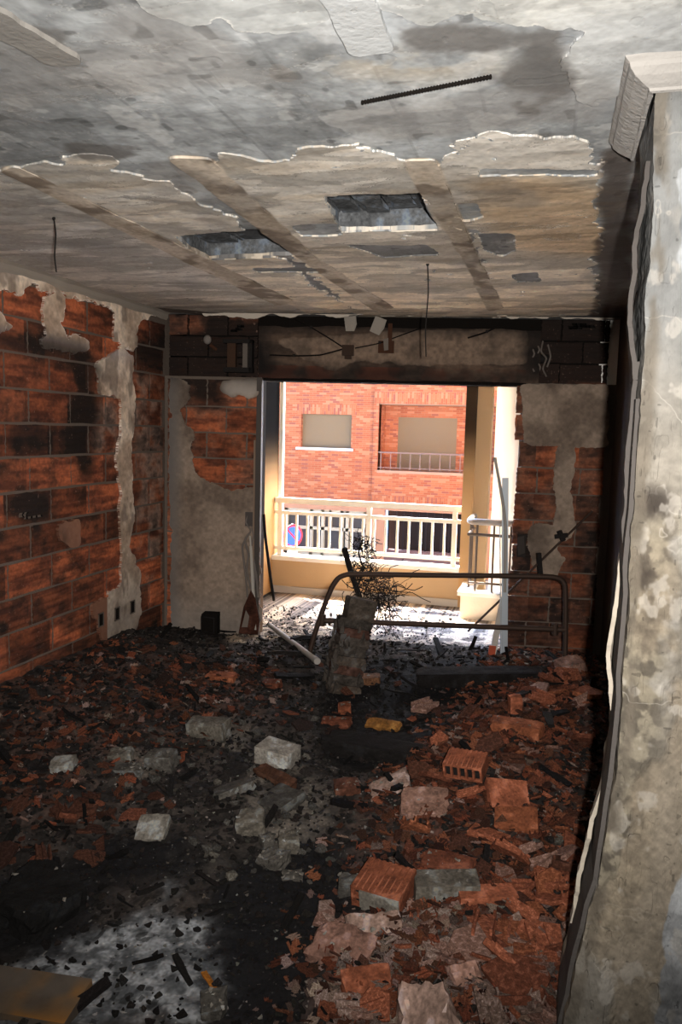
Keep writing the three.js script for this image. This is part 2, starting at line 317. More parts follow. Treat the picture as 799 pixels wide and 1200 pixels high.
const backTex = tex(1400, 1050, (a, b) => {
  const u = mix(BR[0], BR[2], a), v = mix(BR[1], BR[3], b), p = v < 2.2 ? backPlaster(u, v) : 0, soot = clamp(bSoot.get(u, v) + 0.45 * bSoot2.get(u, v));
  const big = fbm(u * 4, v * 4, 4, 24), fine = fbm(u * 40, v * 40, 3, 28);
  if (a < 0.008 && b < 0.008) return SOOT;
  if (p > 0.495) {
    let c = mix3(c8(144, 128, 114), c8(112, 98, 87), sstep(0.35, 0.68, big)); c = sc3(c, 0.82 + 0.3 * fine);
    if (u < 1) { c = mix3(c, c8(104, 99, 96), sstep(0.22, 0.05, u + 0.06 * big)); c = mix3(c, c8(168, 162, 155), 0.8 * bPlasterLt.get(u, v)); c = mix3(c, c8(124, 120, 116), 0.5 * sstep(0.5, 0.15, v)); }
    c = mix3(c, c8(158, 150, 140), 0.5 * (1 - sstep(0.5, 0.58, p)));
    return mix3(c, SOOT, 0.7 * soot * sstep(0.3, 0.6, big));
  }
  if (v > 2.19 && u > 0.76 && u < 2.96) {                        // the beam: sooty render over concrete
    const q = beamPlF(u, v); let c = mix3(c8(96, 79, 67), c8(64, 53, 46), sstep(0.35, 0.65, fbm(u * 3, v * 12, 4, 33))); c = sc3(c, 0.8 + 0.35 * fine);
    c = mix3(c, sc3(c8(124, 107, 93), 0.8 + 0.4 * fine), 0.75 * sstep(0.4, 0.6, q));
    if (v < 2.3 && q < 0.5) c = mix3(c, c8(112, 54, 38), 0.6 * sstep(0.4, 0.6, big));
    return mix3(c, SOOT, 0.75 * bSoot.get(u, v) + 0.25 * sstep(0.5, 0.7, fbm(u * 7, v * 7, 3, 91)));
  }
  const row = rowOf(v, backRows), id = row * 50 + Math.floor((u + (row % 2) * 0.16) / 0.33);
  return brickColour(u, v, id, 71, soot * 1.05 + (v > 2.19 ? 0.25 : 0), 0.35);
});
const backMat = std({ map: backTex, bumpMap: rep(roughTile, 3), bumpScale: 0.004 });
const sootMat = new THREE.MeshPhysicalMaterial({ roughness: 1, specularIntensity: 0.25, color: 0x14110f, bumpMap: bump1, bumpScale: 0.01 });
const UO0 = 0.77, UO1 = 2.82;                                    // the opening
const wall_back = struct('wall_back', merge([
  fbox(BACK, -0.3, -0.3, UO0, 2.2, -TH, -0.012), fbox(BACK, UO1 + 0.05, -0.3, 4.4, 2.2, -TH, -0.012),
  fbox(BACK, -0.3, 2.2, 4.4, 3.15, -TH, -0.11)]), mortarMat);
{
  const R = rng(23);
  // rows in the two piers
  for (let k = 0; k < backRows.length - 1; k++) {
    const v0 = backRows[k] + 0.006, v1 = backRows[k + 1] - 0.006, up = k >= 11;
    const spans = up ? [[0.0, 0.74], [2.97, 3.5]] : [[0.01, UO0 - 0.012], [UO1 + (k >= 9 ? 0.0 : 0.03 - 0.035 * ((9 - k) / 9) + 0.02 * R()) - 0.02, 3.5]];
    for (const [a, b] of spans) {
      let u = a - (k % 2 ? 0.17 : 0), L = 0.33;
      while (u < b - 0.02) {
        const s0 = Math.max(u, a), s1 = Math.min(u + L, b);
        if (s1 - s0 > 0.03) {
          let cov = 0; for (let q = 0; q < 25; q++) if (!up && backPlaster(mix(s0, s1, (q % 5 + 0.5) / 5), mix(v0, v1, ((q / 5 | 0) + 0.5) / 5)) > 0.55) cov++;
          if (cov < 25 && !(up && R() < 0.12)) { const f = up ? { ...BACK, o: W3(BACK, 0, 0, -0.09 + 0.03 * R()) } : BACK; mesh('brick', wallBrick(f, s0 + 0.006, v0, s1 - 0.006, v1, BR, R, up && R() < 0.15), backMat, wall_back); }
        }
        u += L;
      }
    }
  }
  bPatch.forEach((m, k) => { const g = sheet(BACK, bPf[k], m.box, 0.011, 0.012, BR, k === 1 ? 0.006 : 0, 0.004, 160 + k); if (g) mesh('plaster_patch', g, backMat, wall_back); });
  // the concrete beam over the opening, with a rough face
  const s = new Soup(), nu = 110, nv = 22, g = [], u0 = 0.755, u1 = 2.965, v0 = 2.2;
  for (let b = 0; b <= nv; b++) { const row = []; for (let a = 0; a <= nu; a++) { const u = mix(u0, u1, a / nu), top = 2.605 + 0.03 * (fbm(u * 6, 2, 4, 5) - 0.5), v = mix(v0 + 0.012 * (fbm(u * 9, 7, 3, 6) - 0.5), top, b / nv); row.push([u, v, 0.004 + 0.018 * (fbm(u * 5, v * 9, 4, 77) - 0.5) + 0.008 * sstep(0.45, 0.55, beamPlF(u, v)) - (b === nv ? 0.01 : 0)]); } g.push(row); }
  const P = q => W3(BACK, ...q).toArray(), t = q => [q[0] / 3.6, q[1] / 2.7];
  for (let b = 0; b < nv; b++) for (let a = 0; a < nu; a++) { const q = [g[b][a], g[b][a + 1], g[b + 1][a + 1], g[b + 1][a]]; s.quad(...q.map(P), ...q.map(t)); }
  for (let a = 0; a < nu; a++) for (const b of [0, nv]) { const q = [g[b][a], g[b][a + 1]], o = q.map(k => [k[0], k[1], -0.2]); s.quad(P(o[0]), P(o[1]), P(q[1]), P(q[0]), t(q[0]), t(q[1]), t(q[1]), t(q[0])); }
  for (let b = 0; b < nv; b++) for (const a of [0, nu]) { const q = [g[b][a], g[b + 1][a]], o = q.map(k => [k[0], k[1], -0.2]); s.quad(P(o[0]), P(o[1]), P(q[1]), P(q[0]), t(q[0]), t(q[1]), t(q[1]), t(q[0])); }
  mesh('concrete_beam', s.geo(), backMat, wall_back);
  mesh('roof_void_lining', fbox(BACK, 0, 2.2, 3.5, 3.0, -0.112, -0.104), sootMat, wall_back);
  // hanging lip of ceiling plaster over the dark gap
  const lip = area(BACK, ['190,362 235,364 240,372 256,369 275,372 300,374 312,369 330,370 342,374 350,370 380,370 395,373 420,369 440,368 452,372 470,370 520,371 560,370 600,374 650,372 700,375 722,375 722,362'], 0.006);
  mesh('plaster_lip', sheet(BACK, ragged(lip, 0.5, 22, 9), lip.box, 0.009, 0.012, BR, 0.012), std({ color: 0xb9b0a4, bumpMap: bump1, bumpScale: 0.005 }), wall_back);
}

// ================================================================ right wall, hall and the near wall end
const dirtyWall = std({ color: 0x3a302a, bumpMap: bump1, bumpScale: 0.008 });
struct('wall_right', box(0.45, -0.3, -6.7, 0.7, 3.15, -2.3), dirtyWall);
struct('wall_hall_right', box(1.9, -0.3, -2.4, 2.1, 3.15, 2.4), wallMat);
struct('wall_hall_back', box(-3.3, -0.3, 2.2, 2.1, 3.15, 2.4), wallMat);

const PR = [-0.1, 0, 1.1, 2.75];
const pilEdge = v => 0.21 - 0.11 * sstep(1.0, -0.1, v) - 0.02 * sstep(2.3, 2.7, v) + 0.014 * (fbm(v * 6, 3, 4, 15) - 0.5) + 0.010 * (fbm(v * 26, 9, 3, 18) - 0.5);
const pilGrey = area(PIL, ['700,1200 740,1000 799,800 830,700 830,1230 720,1230'], 0.06), pilStain = area(PIL, ['740,655 768,650 772,740 765,790 745,780', '735,560 780,560 790,600 740,640'], 0.03);
const pilWhite = area(PIL, ['768,330 790,320 785,430 772,460', '800,120 830,120 830,330 795,330', '770,590 800,600 830,640 830,700 790,660', '775,700 800,700 800,820 770,900 730,1080 722,1050 760,900'], 0.03);
const pilConc = area(PIL, ['776,1080 820,960 830,1230 768,1230', '790,180 830,180 830,420 800,420'], 0.03);
const pilTex = tex(768, 1760, (a, b) => {
  const u = mix(PR[0], PR[2], a), v = mix(PR[1], PR[3], b), big = fbm(u * 5, v * 5, 5, 44), med = fbm(u * 16, v * 16, 4, 46), fine = fbm(u * 70, v * 70, 3, 48), e = u - pilEdge(v);
  let c = mix3(c8(168, 163, 153), c8(136, 130, 120), sstep(0.35, 0.65, big)); c = sc3(c, 0.74 + 0.40 * mix(med, fine, 0.5));
  c = mix3(c, sc3(c8(150, 154, 156), 0.8 + 0.35 * med), 0.85 * sstep(1.7, 2.15, v + 0.3 * (big - 0.5)));
  { const rg = fbm(u * 30, v * 30, 4, 91), strip = sstep(0.17, 0.06, e + 0.12 * (fbm(u * 8, v * 3, 4, 93) - 0.5)) * sstep(0.3, 0.5, v) * sstep(1.75, 1.5, v); c = mix3(c, sc3(mix3(c8(150, 142, 124), c8(92, 86, 76), sstep(0.4, 0.62, rg)), 0.9 + 0.2 * fine), 0.85 * strip); const wl = 1 - Math.abs(fbm(u * 4, v * 4, 5, 97) - 0.52) / 0.006; if (wl > 0) c = mix3(c, c8(206, 202, 194), 0.6 * wl); }
  c = mix3(c, sc3(c8(156, 143, 124), 0.8 + 0.4 * fine), 0.6 * sstep(1.7, 1.2, v) * sstep(0.48, 0.6, fbm(u * 7, v * 4, 4, 52)));
  const w = ragged; const wf = pilWhite.get(u, v) + 0.8 * (fbm(u * 12, v * 12, 4, 61) - 0.5); c = mix3(c, sc3(c8(190, 188, 183), 0.85 + 0.2 * fine), 0.55 * sstep(0.42, 0.62, wf));
  const gf = pilConc.get(u, v) + 0.7 * (fbm(u * 9, v * 9, 4, 67) - 0.5); c = mix3(c, sc3(c8(168, 172, 176), 0.6 + 0.75 * med), sstep(0.48, 0.54, gf));
  c = mix3(c, c8(52, 46, 42), 0.8 * sstep(0.35, 0.9, pilStain.get(u, v) + 0.7 * (med - 0.5)));
  c = mix3(c, c8(206, 202, 194), 0.5 * sstep(0.62, 0.7, fbm(u * 18, v * 14, 4, 71)));
  c = mix3(c, sc3(c8(120, 112, 100), 0.7 + 0.5 * med), 0.7 * sstep(0.045, 0.02, e) * sstep(0.4, 0.55, fbm(u * 20, v * 6, 3, 73)));
  { const pit = vn(u * 60, v * 60, 301); if (pit > 0.94) c = sc3(c, 0.8); }
  return sc3(c, 0.77);
});
const pilMat = std({ map: pilTex, bumpMap: rep(roughTile, 2.6), bumpScale: 0.014 });
{
  // body of the wall end, its left edge broken
  const s = new Soup(), N = 150, t = (u, v) => [(u - PR[0]) / (PR[2] - PR[0]), (v - PR[1]) / (PR[3] - PR[1])], nu = 46;
  const dz = (u, v) => 0.016 * (fbm(u * 6, v * 6, 5, 81) - 0.5) - 0.02 * sstep(0.06, 0.0, u - pilEdge(v)) * fbm(u * 9, v * 9, 3, 5) - 0.006 * sstep(0.5, 0.56, fbm(u * 7, v * 4, 4, 52));
  const col = i => mix(-0.3, 2.72, i / N);
  for (let i = 0; i < N; i++) {
    const a = col(i), b = col(i + 1), P = (v, k) => { const e = pilEdge(v), u = k < nu ? e + (1.0 - e) * Math.pow(k / (nu - 1), 1.4) : 1.9; return [[u, v, -2.12 + dz(u, v)], t(u, v)]; };
    for (let k = 0; k < nu; k++) { const q = [P(a, k), P(a, k + 1), P(b, k + 1), P(b, k)]; s.quad(...q.map(z => z[0]), ...q.map(z => z[1])); }
    const A = P(a, 0), B = P(b, 0), zb = -2.45; let pa = A[0], pb = B[0];
    for (let m = 1; m <= 5; m++) { const f = m / 5, qa = [A[0][0] + 0.012 * (fbm(a * 9, f * 3, 3, 91) - 0.5), a, mix(A[0][2], zb, f)], qb = [B[0][0] + 0.012 * (fbm(b * 9, f * 3, 3, 91) - 0.5), b, mix(B[0][2], zb, f)]; s.quad(qa, pa, pb, qb, t(0.9 + f * 0.1, a), t(0.88 + f * 0.1, a), t(0.88 + f * 0.1, b), t(0.9 + f * 0.1, b)); pa = qa; pb = qb; }
    s.quad([1.9, a, zb], pa, pb, [1.9, b, zb], t(1, a), t(0.5, a), t(0.5, b), t(1, b));
  }
  const wall_near = struct('wall_near', s.geo(), pilMat);
  // blistered coats of render hanging on the narrow side
  const R = rng(5), SIDE = frame(V(0.2, 0, -2.42), V(0, 0, 1), V(0, 1, 0));
  const greyCoat = std({ color: 0x484543, bumpMap: bump1, bumpScale: 0.006 }), paleCoat = std({ color: 0x9f988c, bumpMap: bump1, bumpScale: 0.006 });
  const flake = (v0, v1, z0, z1, off, m, seed) => {
    const q = new Soup(), n = 26; let pv = null;
    for (let i = 0; i <= n; i++) { const f = i / n, v = mix(v0, v1, f), e = pilEdge(v) - 0.004, w = off * Math.sin(Math.PI * clamp(f * 0.9 + 0.08)) * (0.7 + 0.6 * fbm(f * 6, seed, 3, 3)) + 0.004, za = z0 + 0.03 * (fbm(f * 7, seed, 3, 13) - 0.5), zc = z1 + 0.035 * (fbm(f * 8, seed + 3, 3, 17) - 0.5);
      const row = [[e, v, za], [e - w * 0.8, v, mix(za, zc, 0.45)], [e - w, v, zc], [e - w + 0.012, v, zc], [e - w * 0.8 + 0.012, v, mix(za, zc, 0.45)]]; if (pv) for (let k = 0; k < 4; k++) q.quad(row[k], pv[k], pv[k + 1], row[k + 1]); pv = row; }
    mesh('render_flake', q.geo(), m, wall_near);
  };
  flake(1.02, 1.47, -2.40, -2.30, 0.022, paleCoat, 1); flake(0.35, 0.80, -2.40, -2.31, 0.020, paleCoat, 4); flake(1.95, 2.50, -2.40, -2.20, 0.030, greyCoat, 9);
  flake(0.0, 1.9, -2.39, -2.16, 0.006, greyCoat, 12); flake(1.5, 2.0, -2.40, -2.22, 0.012, greyCoat, 15);
  // the cornice at its head, wrapping round the corner with a broken end
  const prof = [[0, 2.632], [0.010, 2.634], [0.014, 2.640], [0.03, 2.646], [0.055, 2.658], [0.072, 2.672], [0.076, 2.682], [0.085, 2.690], [0.088, 2.698]], c = new Soup(), along = []; 
  for (let i = 0; i <= 8; i++) along.push(['s', mix(-2.60, -2.13, i / 8)]); along.push(['c', 0]); for (let i = 0; i <= 12; i++) along.push(['f', mix(0.20, 1.9, i / 12)]);
  let pv = null;
  for (const [k, w] of along) {
    const row = prof.map(([o, v], m) => { const j = 0.008 * (fbm(w * 9 + m, v * 7, 3, 33) - 0.5); const q = (o + j) * 0.85; return k === 's' ? [0.19 - q, v, w] : k === 'c' ? [0.19 - q, v, -2.115 + q] : [w, v, -2.115 + q]; });
    if (pv) for (let m = 0; m + 1 < prof.length; m++) c.quad(pv[m], row[m], row[m + 1], pv[m + 1]); else for (let m = 1; m + 1 < prof.length; m++) c.tri(row[0], row[m], row[m + 1]).tri(row[0], [0.19, 2.698, w], row[prof.length - 1]);
    pv = row;
  }
  struct('trim_2', c.geo(), std({ color: 0x9c9a97, bumpMap: bump1, bumpScale: 0.006 }), wall_near);
}
// ================================================================ ceiling
const CR = [-3.3, -6.6, 2.1, 0.4];               // u = x, v = z
const SK = (x, dz = 0) => x;                      // joists run in depth
const joistX = [-2.00, -1.29, -0.53, 0.21];
const holes = [poly(CEIL, '379,229 420,226 470,226 492,224 503,246 514,268 460,270 400,271 390,252'), poly(CEIL, '205,276 250,271 316,267 338,282 360,298 300,301 245,304 222,292')];
const rearA = area(CEIL, ['-80,215 0,198 22,199 64,191 64,178 130,178 141,196 166,206 205,213 236,242 255,240 330,300 360,330 420,366 190,366 90,334 -80,285'], 0.04);
const rearB = area(CEIL, ['246,184 262,180 300,184 338,190 346,176 402,169 440,171 470,186 486,204 560,300 590,372 425,372 300,262'], 0.04);
const rearC = area(CEIL, ['513,194 530,172 560,161 592,155 640,162 676,158 700,166 704,200 690,240 706,270 694,310 700,368 585,372 560,300 530,230'], 0.04);
const frontA = area(CEIL, ['120,-40 379,-40 380,30 340,36 300,40 264,41 232,28 196,22 150,8'], 0.04);
const frontB = area(CEIL, ['440,-60 830,-60 830,70 735,102 722,112 700,118 672,128 667,26 600,26 560,22 520,20 470,22 445,10'], 0.04);
const cPatch = [rearA, rearB, rearC, frontA, frontB], cF0 = cPatch.map((m, k) => ragged(m, 1.5, 13, 300 + k * 11));
const bare = area(CEIL, ['340,263 394,260 402,274 352,276', '404,286 500,285 516,298 450,301', '294,313 380,312 384,318 300,318', '534,238 560,236 568,252 545,258', '560,272 600,272 606,292 590,300 566,292', '600,320 630,318 634,330 605,330', '215,185 240,190 236,200 190,196 140,196 142,186', '560,205 640,204 700,206 700,196 560,196'], 0.012), bareF = ragged(bare, 0.7, 12, 377);
const inHole = (u, v) => holes.some(p => { let c = false; for (let i = 0, j = p.length - 1; i < p.length; j = i++) if ((p[i][1] > v) !== (p[j][1] > v) && u < (p[j][0] - p[i][0]) * (v - p[i][1]) / (p[j][1] - p[i][1]) + p[i][0]) c = !c; return c; });
const cF = cF0.map((f, k) => (u, v) => { let q = f(u, v); if (q > 0.4 && k < 3) { if (bareF(u, v) > 0.5) q = 0.2; else if (inHole(u, v)) q = 0; } return q; });
const cDark = area(CEIL, ['590,30 664,26 667,132 640,112 604,96 596,60', '450,34 580,28 592,58 470,64', '76,166 160,168 156,186 80,186', '0,12 40,30 100,66 60,72 0,30', '590,82 620,120 655,134 600,136'], 0.03);
const cBrown = area(CEIL, ['378,72 460,62 582,66 592,88 470,90 380,86', '550,206 640,204 735,230 735,300 600,292 552,250'], 0.06), cBlue = area(CEIL, ['395,60 440,-20 480,20 470,60', '0,80 36,84 30,100 0,110', '640,20 720,10 730,140 680,130', '730,0 830,0 830,60 735,100'], 0.05);
const cSmoke = area(CEIL, ['700,168 745,170 740,372 690,372 702,320 692,300 704,260 694,235 704,205', '590,160 650,168 690,160 640,150', '150,361 190,364 260,372 260,366 180,359'], 0.05);
const stripM = ['0,198 18,192 345,352 325,358', '195,182 246,184 370,300 462,360 440,364 330,288', '470,186 512,186 560,300 590,360 572,364 545,305'].map(s => area(CEIL, s, 0.02, 0.012, 0.06));
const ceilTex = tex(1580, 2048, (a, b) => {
  const u = mix(CR[0], CR[2], a), v = mix(CR[1], CR[3], b);
  const big = fbm(u * 3, v * 3, 5, 124), med = fbm(u * 13, v * 13, 4, 128), fine = fbm(u * 70, v * 70, 2, 131);
  let p = 0, which = -1; for (let k = 0; k < 5; k++) { const m = cPatch[k].box; if (u > m[0] && u < m[2] && v > m[1] && v < m[3]) { const q = cF[k](u, v); if (q > p) { p = q; which = k; } } }
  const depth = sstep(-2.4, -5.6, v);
  let c;
  if (p > 0.495) {
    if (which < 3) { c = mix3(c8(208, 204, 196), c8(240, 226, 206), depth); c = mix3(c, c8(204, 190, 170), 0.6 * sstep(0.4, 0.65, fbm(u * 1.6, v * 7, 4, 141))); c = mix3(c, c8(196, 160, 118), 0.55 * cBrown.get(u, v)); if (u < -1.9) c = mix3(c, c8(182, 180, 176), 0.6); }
    else c = mix3(c8(176, 179, 178), c8(202, 204, 201), sstep(0.4, 0.6, big));
    if (which === 3) c = mix3(c, c8(166, 170, 171), 0.7);
    c = mix3(c, c8(232, 230, 224), 0.7 * (1 - sstep(0.5, 0.56, p)) * sstep(0.45, 0.6, vn(u * 11, v * 11, 17)));
  } else {
    c = mix3(c8(166, 171, 174), c8(138, 142, 144), sstep(0.38, 0.62, big)); c = sc3(c, 0.86 + 0.28 * med);
    const jl = Math.abs(((u + 30) / 0.245) % 1 - 0.5) < 0.02 ? 1 : 0, jc = Math.abs(((v + 30 + 0.1 * Math.floor(u / 0.7)) / 0.25) % 1 - 0.5) < 0.016 ? 1 : 0;
    c = sc3(c, 1 - 0.10 * jl * sstep(0.4, 0.6, med) - 0.07 * jc * sstep(0.45, 0.6, med));
    c = mix3(c, c8(164, 148, 124), 0.7 * cBrown.get(u, v) * sstep(0.35, 0.6, med));
    if (vn(u * 7, v * 7, 151) > 0.84) c = mix3(c, c8(140, 134, 128), 0.4);
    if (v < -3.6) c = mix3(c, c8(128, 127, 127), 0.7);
  }
  { const l = fbm(u * 2.2 + 3, v * 9, 5, 191), l2 = fbm(u * 5, v * 14 + 9, 5, 195), on = p > 0.495 && which < 3 ? 1 : 0.45; c = sc3(c, 1 - 0.16 * on * sstep(0.495, 0.505, l) + 0.07 * on * sstep(0.55, 0.56, l2)); const w = Math.max(1 - Math.abs(l - 0.5) / 0.007, 1 - Math.abs(l2 - 0.555) / 0.006); if (w > 0 && fbm(u * 4, v * 4, 3, 199) > 0.5) c = mix3(c, w > 0.5 ? c8(230, 228, 222) : c8(110, 102, 94), 0.55 * on); }
  if (p < 0.495) { const pit = vn(u * 22, v * 22, 211), st = fbm(u * 18, v * 3, 4, 215); c = sc3(c, 1 - 0.22 * sstep(0.82, 0.9, pit) - 0.06 * sstep(0.55, 0.66, st)); c = mix3(c, c8(214, 216, 216), 0.4 * sstep(0.6, 0.68, fbm(u * 8, v * 8, 5, 221))); }
  c = mix3(c, c8(186, 192, 198), 0.5 * cBlue.get(u, v));
  c = sc3(c, 0.88 + 0.14 * fine + 0.10 * med);
  { let sB = 0; for (const m of stripM) if (u > m.box[0] && u < m.box[2] && v > m.box[1] && v < m.box[3]) sB = Math.max(sB, m.get(u, v)); if (sB > 0.3) { let q = mix3(c8(206, 194, 178), c8(180, 166, 148), sstep(0.35, 0.65, fbm(u * 9, v * 3, 4, 251))); q = sc3(q, 0.84 + 0.22 * fine); q = mix3(q, c8(110, 98, 86), 0.75 * sstep(0.52, 0.70, fbm(u * 6, v * 6, 4, 257))); c = mix3(c, q, sstep(0.3, 0.5, sB)); } }
  const dk = cDark.get(u, v) + 1.3 * (fbm(u * 9, v * 9, 5, 231) - 0.5); c = mix3(c, c8(96, 94, 92), 0.75 * sstep(0.3, 0.7, dk));
  const smk = cSmoke.get(u, v) + 0.5 * (fbm(u * 5, v * 8, 4, 161) - 0.5); c = mix3(c, c8(70, 60, 54), 0.7 * sstep(0.4, 0.75, smk));
  c = mix3(c, c8(134, 130, 126), 0.4 * sstep(0.58, 0.72, fbm(u * 2.2, v * 2.2, 4, 171)));
  return c;
});
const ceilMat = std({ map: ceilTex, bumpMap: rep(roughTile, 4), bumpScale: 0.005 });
const concMat = std({ color: 0x868a8e, map: rep(clayTile, 2), bumpMap: bump1, bumpScale: 0.006 });
{
  const sh = new THREE.Shape([[-3.3, -6.75], [2.1, -6.75], [2.1, 2.4], [-3.3, 2.4]].map(p => new THREE.Vector2(...p)));
  const rag = (pts, seed) => { const out = []; for (let k = 0; k < pts.length; k++) { const a = pts[k], b = pts[(k + 1) % pts.length], n = 7; for (let i = 0; i < n; i++) { const f = i / n, j = 0.016; out.push(new THREE.Vector2(mix(a[0], b[0], f) + j * (fbm(k * 9 + i * 0.7, 1, 3, seed) - 0.5) * 2, mix(a[1], b[1], f) + j * (fbm(k * 9 + i * 0.7, 5, 3, seed) - 0.5) * 2)); } } return out; };
  holes.forEach((h, k) => sh.holes.push(new THREE.Path(rag(h, 31 + k))));
  let g = new THREE.ExtrudeGeometry(sh, { depth: 0.02, bevelEnabled: false }); g.rotateX(Math.PI / 2);   // (x, y) -> (x, z), downwards
  g.translate(0, 2.72, 0); g = g.toNonIndexed(); planarUV(g, CEIL, CR);
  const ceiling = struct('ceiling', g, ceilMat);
  struct('roof_slab', box(-3.3, 2.95, -6.8, 2.1, 3.15, 2.4), wallMat);
  cPatch.forEach((m, k) => { const bx = m.box.slice(); bx[0] = Math.max(bx[0], -3.049); bx[1] = Math.max(bx[1], -6.5); const q = sheet(CEIL, (u, v) => { const w = V(u, 0, v).sub(BACK.o).dot(BACK.n); return w < 0.0 ? 0 : cF[k](u, v); }, bx, 0.012, 0.006, CR, 0, 0.006, 330 + k); if (q) mesh('plaster_sheet', q, ceilMat, ceiling); });
  // smooth strips under the joists
  const strip = std({ color: 0xc9bfb2, bumpMap: bump1, bumpScale: 0.005 });
  const segs = [['0,198 18,192 345,352 325,358', 1], ['195,182 246,184 370,300 462,360 440,364 330,288', 1], ['470,186 512,186 560,300 590,360 572,364 545,305', 1], ['366,-20 436,-20 462,56 412,62', 0], ['-30,-16 0,8 104,70 60,74 -40,20', 0]];
  segs.forEach(([s], k) => { const m = area(CEIL, s, 0.01, 0.012, 0.06), f = ragged(m, 0.35, 14, 400 + k); const q = sheet(CEIL, f, m.box, 0.014, k < 3 ? 0.0075 : 0.012, CR, 0, 0.003, 410 + k); q.attributes.uv.needsUpdate = true; mesh('joist_strip', k < 3 ? q : boxUV(q), k < 3 ? ceilMat : k === 4 ? std({ color: 0x82807c, bumpMap: bump1, bumpScale: 0.004 }) : k === 3 ? std({ color: 0xaeb2b4, bumpMap: bump1, bumpScale: 0.004 }) : ceilMat, ceiling); });
  // what the two holes bare: broken shells and webs of hollow concrete blocks
  const R = rng(77);
  holes.forEach((h, k) => {
    const xs = h.map(p => p[0]), zs = h.map(p => p[1]), x0 = Math.min(...xs) - 0.05, x1 = Math.max(...xs) + 0.05, z0 = Math.min(...zs) - 0.05, z1 = Math.max(...zs) + 0.05;
    mesh('block_back', box(x0, 2.90, z0, x1, 2.93, z1), sootMat, ceiling);
    for (const [a, b, c, d] of [[x0, z0, x1, z0 + 0.02], [x0, z1 - 0.02, x1, z1], [x0, z0, x0 + 0.02, z1], [x1 - 0.02, z0, x1, z1]]) mesh('block_web', box(a, 2.728, b, c, 2.91, d), concMat, ceiling);
    const n = k ? 3 : 4, w = (x1 - x0 - 0.04) / n;
    for (let i = 0; i < n; i++) {                       // upper shells, cracked apart
      const a = x0 + 0.02 + i * w, f = (u, v) => { const du = Math.min(u - a, a + w - u), dv = Math.min(v - z0, z1 - v); return 0.5 + 8 * Math.min(du - 0.012 - 0.03 * (fbm(v * 14, i * 3, 4, 5 + k) - 0.35), dv - 0.01); };
      const q = sheet({ ...CEIL, o: V(0, 2.80 + 0.02 * R(), 0) }, f, [a - 0.03, z0, a + w + 0.03, z1], 0.012, 0.012, [0, 0, 1, 1]); if (q) mesh('block_shell', boxUV(q), concMat, ceiling);
      mesh('block_web', box(a - 0.008, 2.80, z0, a + 0.008, 2.90, z1), concMat, ceiling);
    }
  });
}
// ================================================================ floor and balcony
const floor = struct('floor', box(-3.3, -0.25, -6.5, 2.1, 0, 2.4), std({ color: 0x4a4644, bumpMap: bump1, bumpScale: 0.006 }));
const beige = std({ color: 0xc0a078, bumpMap: bump1, bumpScale: 0.002 }), cream = std({ color: 0xe9e1d2, roughness: 0.6 }), whiteWall = std({ color: 0xf4f1ec, bumpMap: bump1, bumpScale: 0.002 });
const sootyBeige = new THREE.MeshPhysicalMaterial({ roughness: 1, specularIntensity: 0.1, map: tex(256, 512, (u, v) => { const k = fbm(u * 4, v * 6, 4, 9); return mix3(mix3(c8(206, 168, 118), c8(178, 138, 94), k), c8(36, 30, 26), clamp(0.95 * sstep(0.42, 0.84, v + 0.25 * (k - 0.5)))); }) });
const terrace = std({ color: 0xae9c82, bumpMap: bump1, bumpScale: 0.004 });
const balcony_floor = struct('balcony_floor', box(-3.3, -0.25, -8.35, 2.1, 0.0, -6.5), terrace);
struct('balcony_ceiling', box(-4.2, 2.72, -8.5, 2.1, 2.95, -6.15), beige);
const wallUV = (g, y1 = 2.75) => { const p = g.attributes.position, uv = g.attributes.uv; for (let i = 0; i < p.count; i++) uv.setXY(i, (p.getX(i) + p.getZ(i)) * 0.4, p.getY(i) / y1); return g; };
const smokedBeige = new THREE.MeshPhysicalMaterial({ roughness: 1, specularIntensity: 0.05, map: tex(128, 512, (u, v) => mix3(mix3(c8(200, 158, 108), c8(172, 132, 90), fbm(u * 4, v * 9, 4, 19)), c8(10, 8, 7), sstep(0.34, 0.66, v + 0.12 * (fbm(u * 3, v * 7, 4, 23) - 0.5)))) });
struct('wall_balcony_left', wallUV(box(-3.3, -0.25, -8.2, -2.93, 2.72, -5.9)), smokedBeige);
struct('reveal_left', fbox(BACK, 0.765, 0, 0.776, 2.2, -TH - 0.004, -0.02), std({ map: tex(64, 256, (u, v) => mix3(mix3(c8(120, 88, 58), c8(86, 64, 46), fbm(u * 3, v * 12, 4, 5)), c8(24, 20, 18), sstep(0.3, 0.75, v)), true), roughness: 1 }), wall_back);
struct('wall_balcony_curb', merge([box(-2.93, 0, -8.20, -0.87, 0.36, -8.05), box(-2.93, 0.0, -8.05, -0.87, 0.07, -8.03)]), beige);
struct('trim_3', box(-2.93, 0.36, -8.23, -0.87, 0.405, -8.02), cream);
struct('trim_4', box(-2.93, 0.0, -8.035, -0.87, 0.075, -8.015), std({ color: 0xb9b0a4 }));
struct('column_1', wallUV(box(-0.87, 0, -8.25, -0.762, 2.72, -8.02)), sootyBeige);
struct('column_2', box(-0.762, -0.2, -8.34, -0.615, 2.72, -8.10), beige);
struct('wall_neighbour', box(-0.60, -3.2, -15.5, 0.5, 9, -8.5), whiteWall);
struct('wall_balcony_right', box(0.30, -0.25, -8.5, 0.5, 2.72, -6.5), whiteWall);
struct('wall_balcony_kerb', merge([box(-0.79, 0, -7.62, 0.30, 0.235, -7.50), box(-0.79, 0, -8.10, -0.69, 0.235, -7.62)]), std({ color: 0xd8cbb6, bumpMap: bump1, bumpScale: 0.003 }));
struct('trim_5', merge([box(-0.82, 0.235, -7.64, 0.30, 0.275, -7.48), box(-0.82, 0.235, -8.08, -0.67, 0.275, -7.64)]), cream);
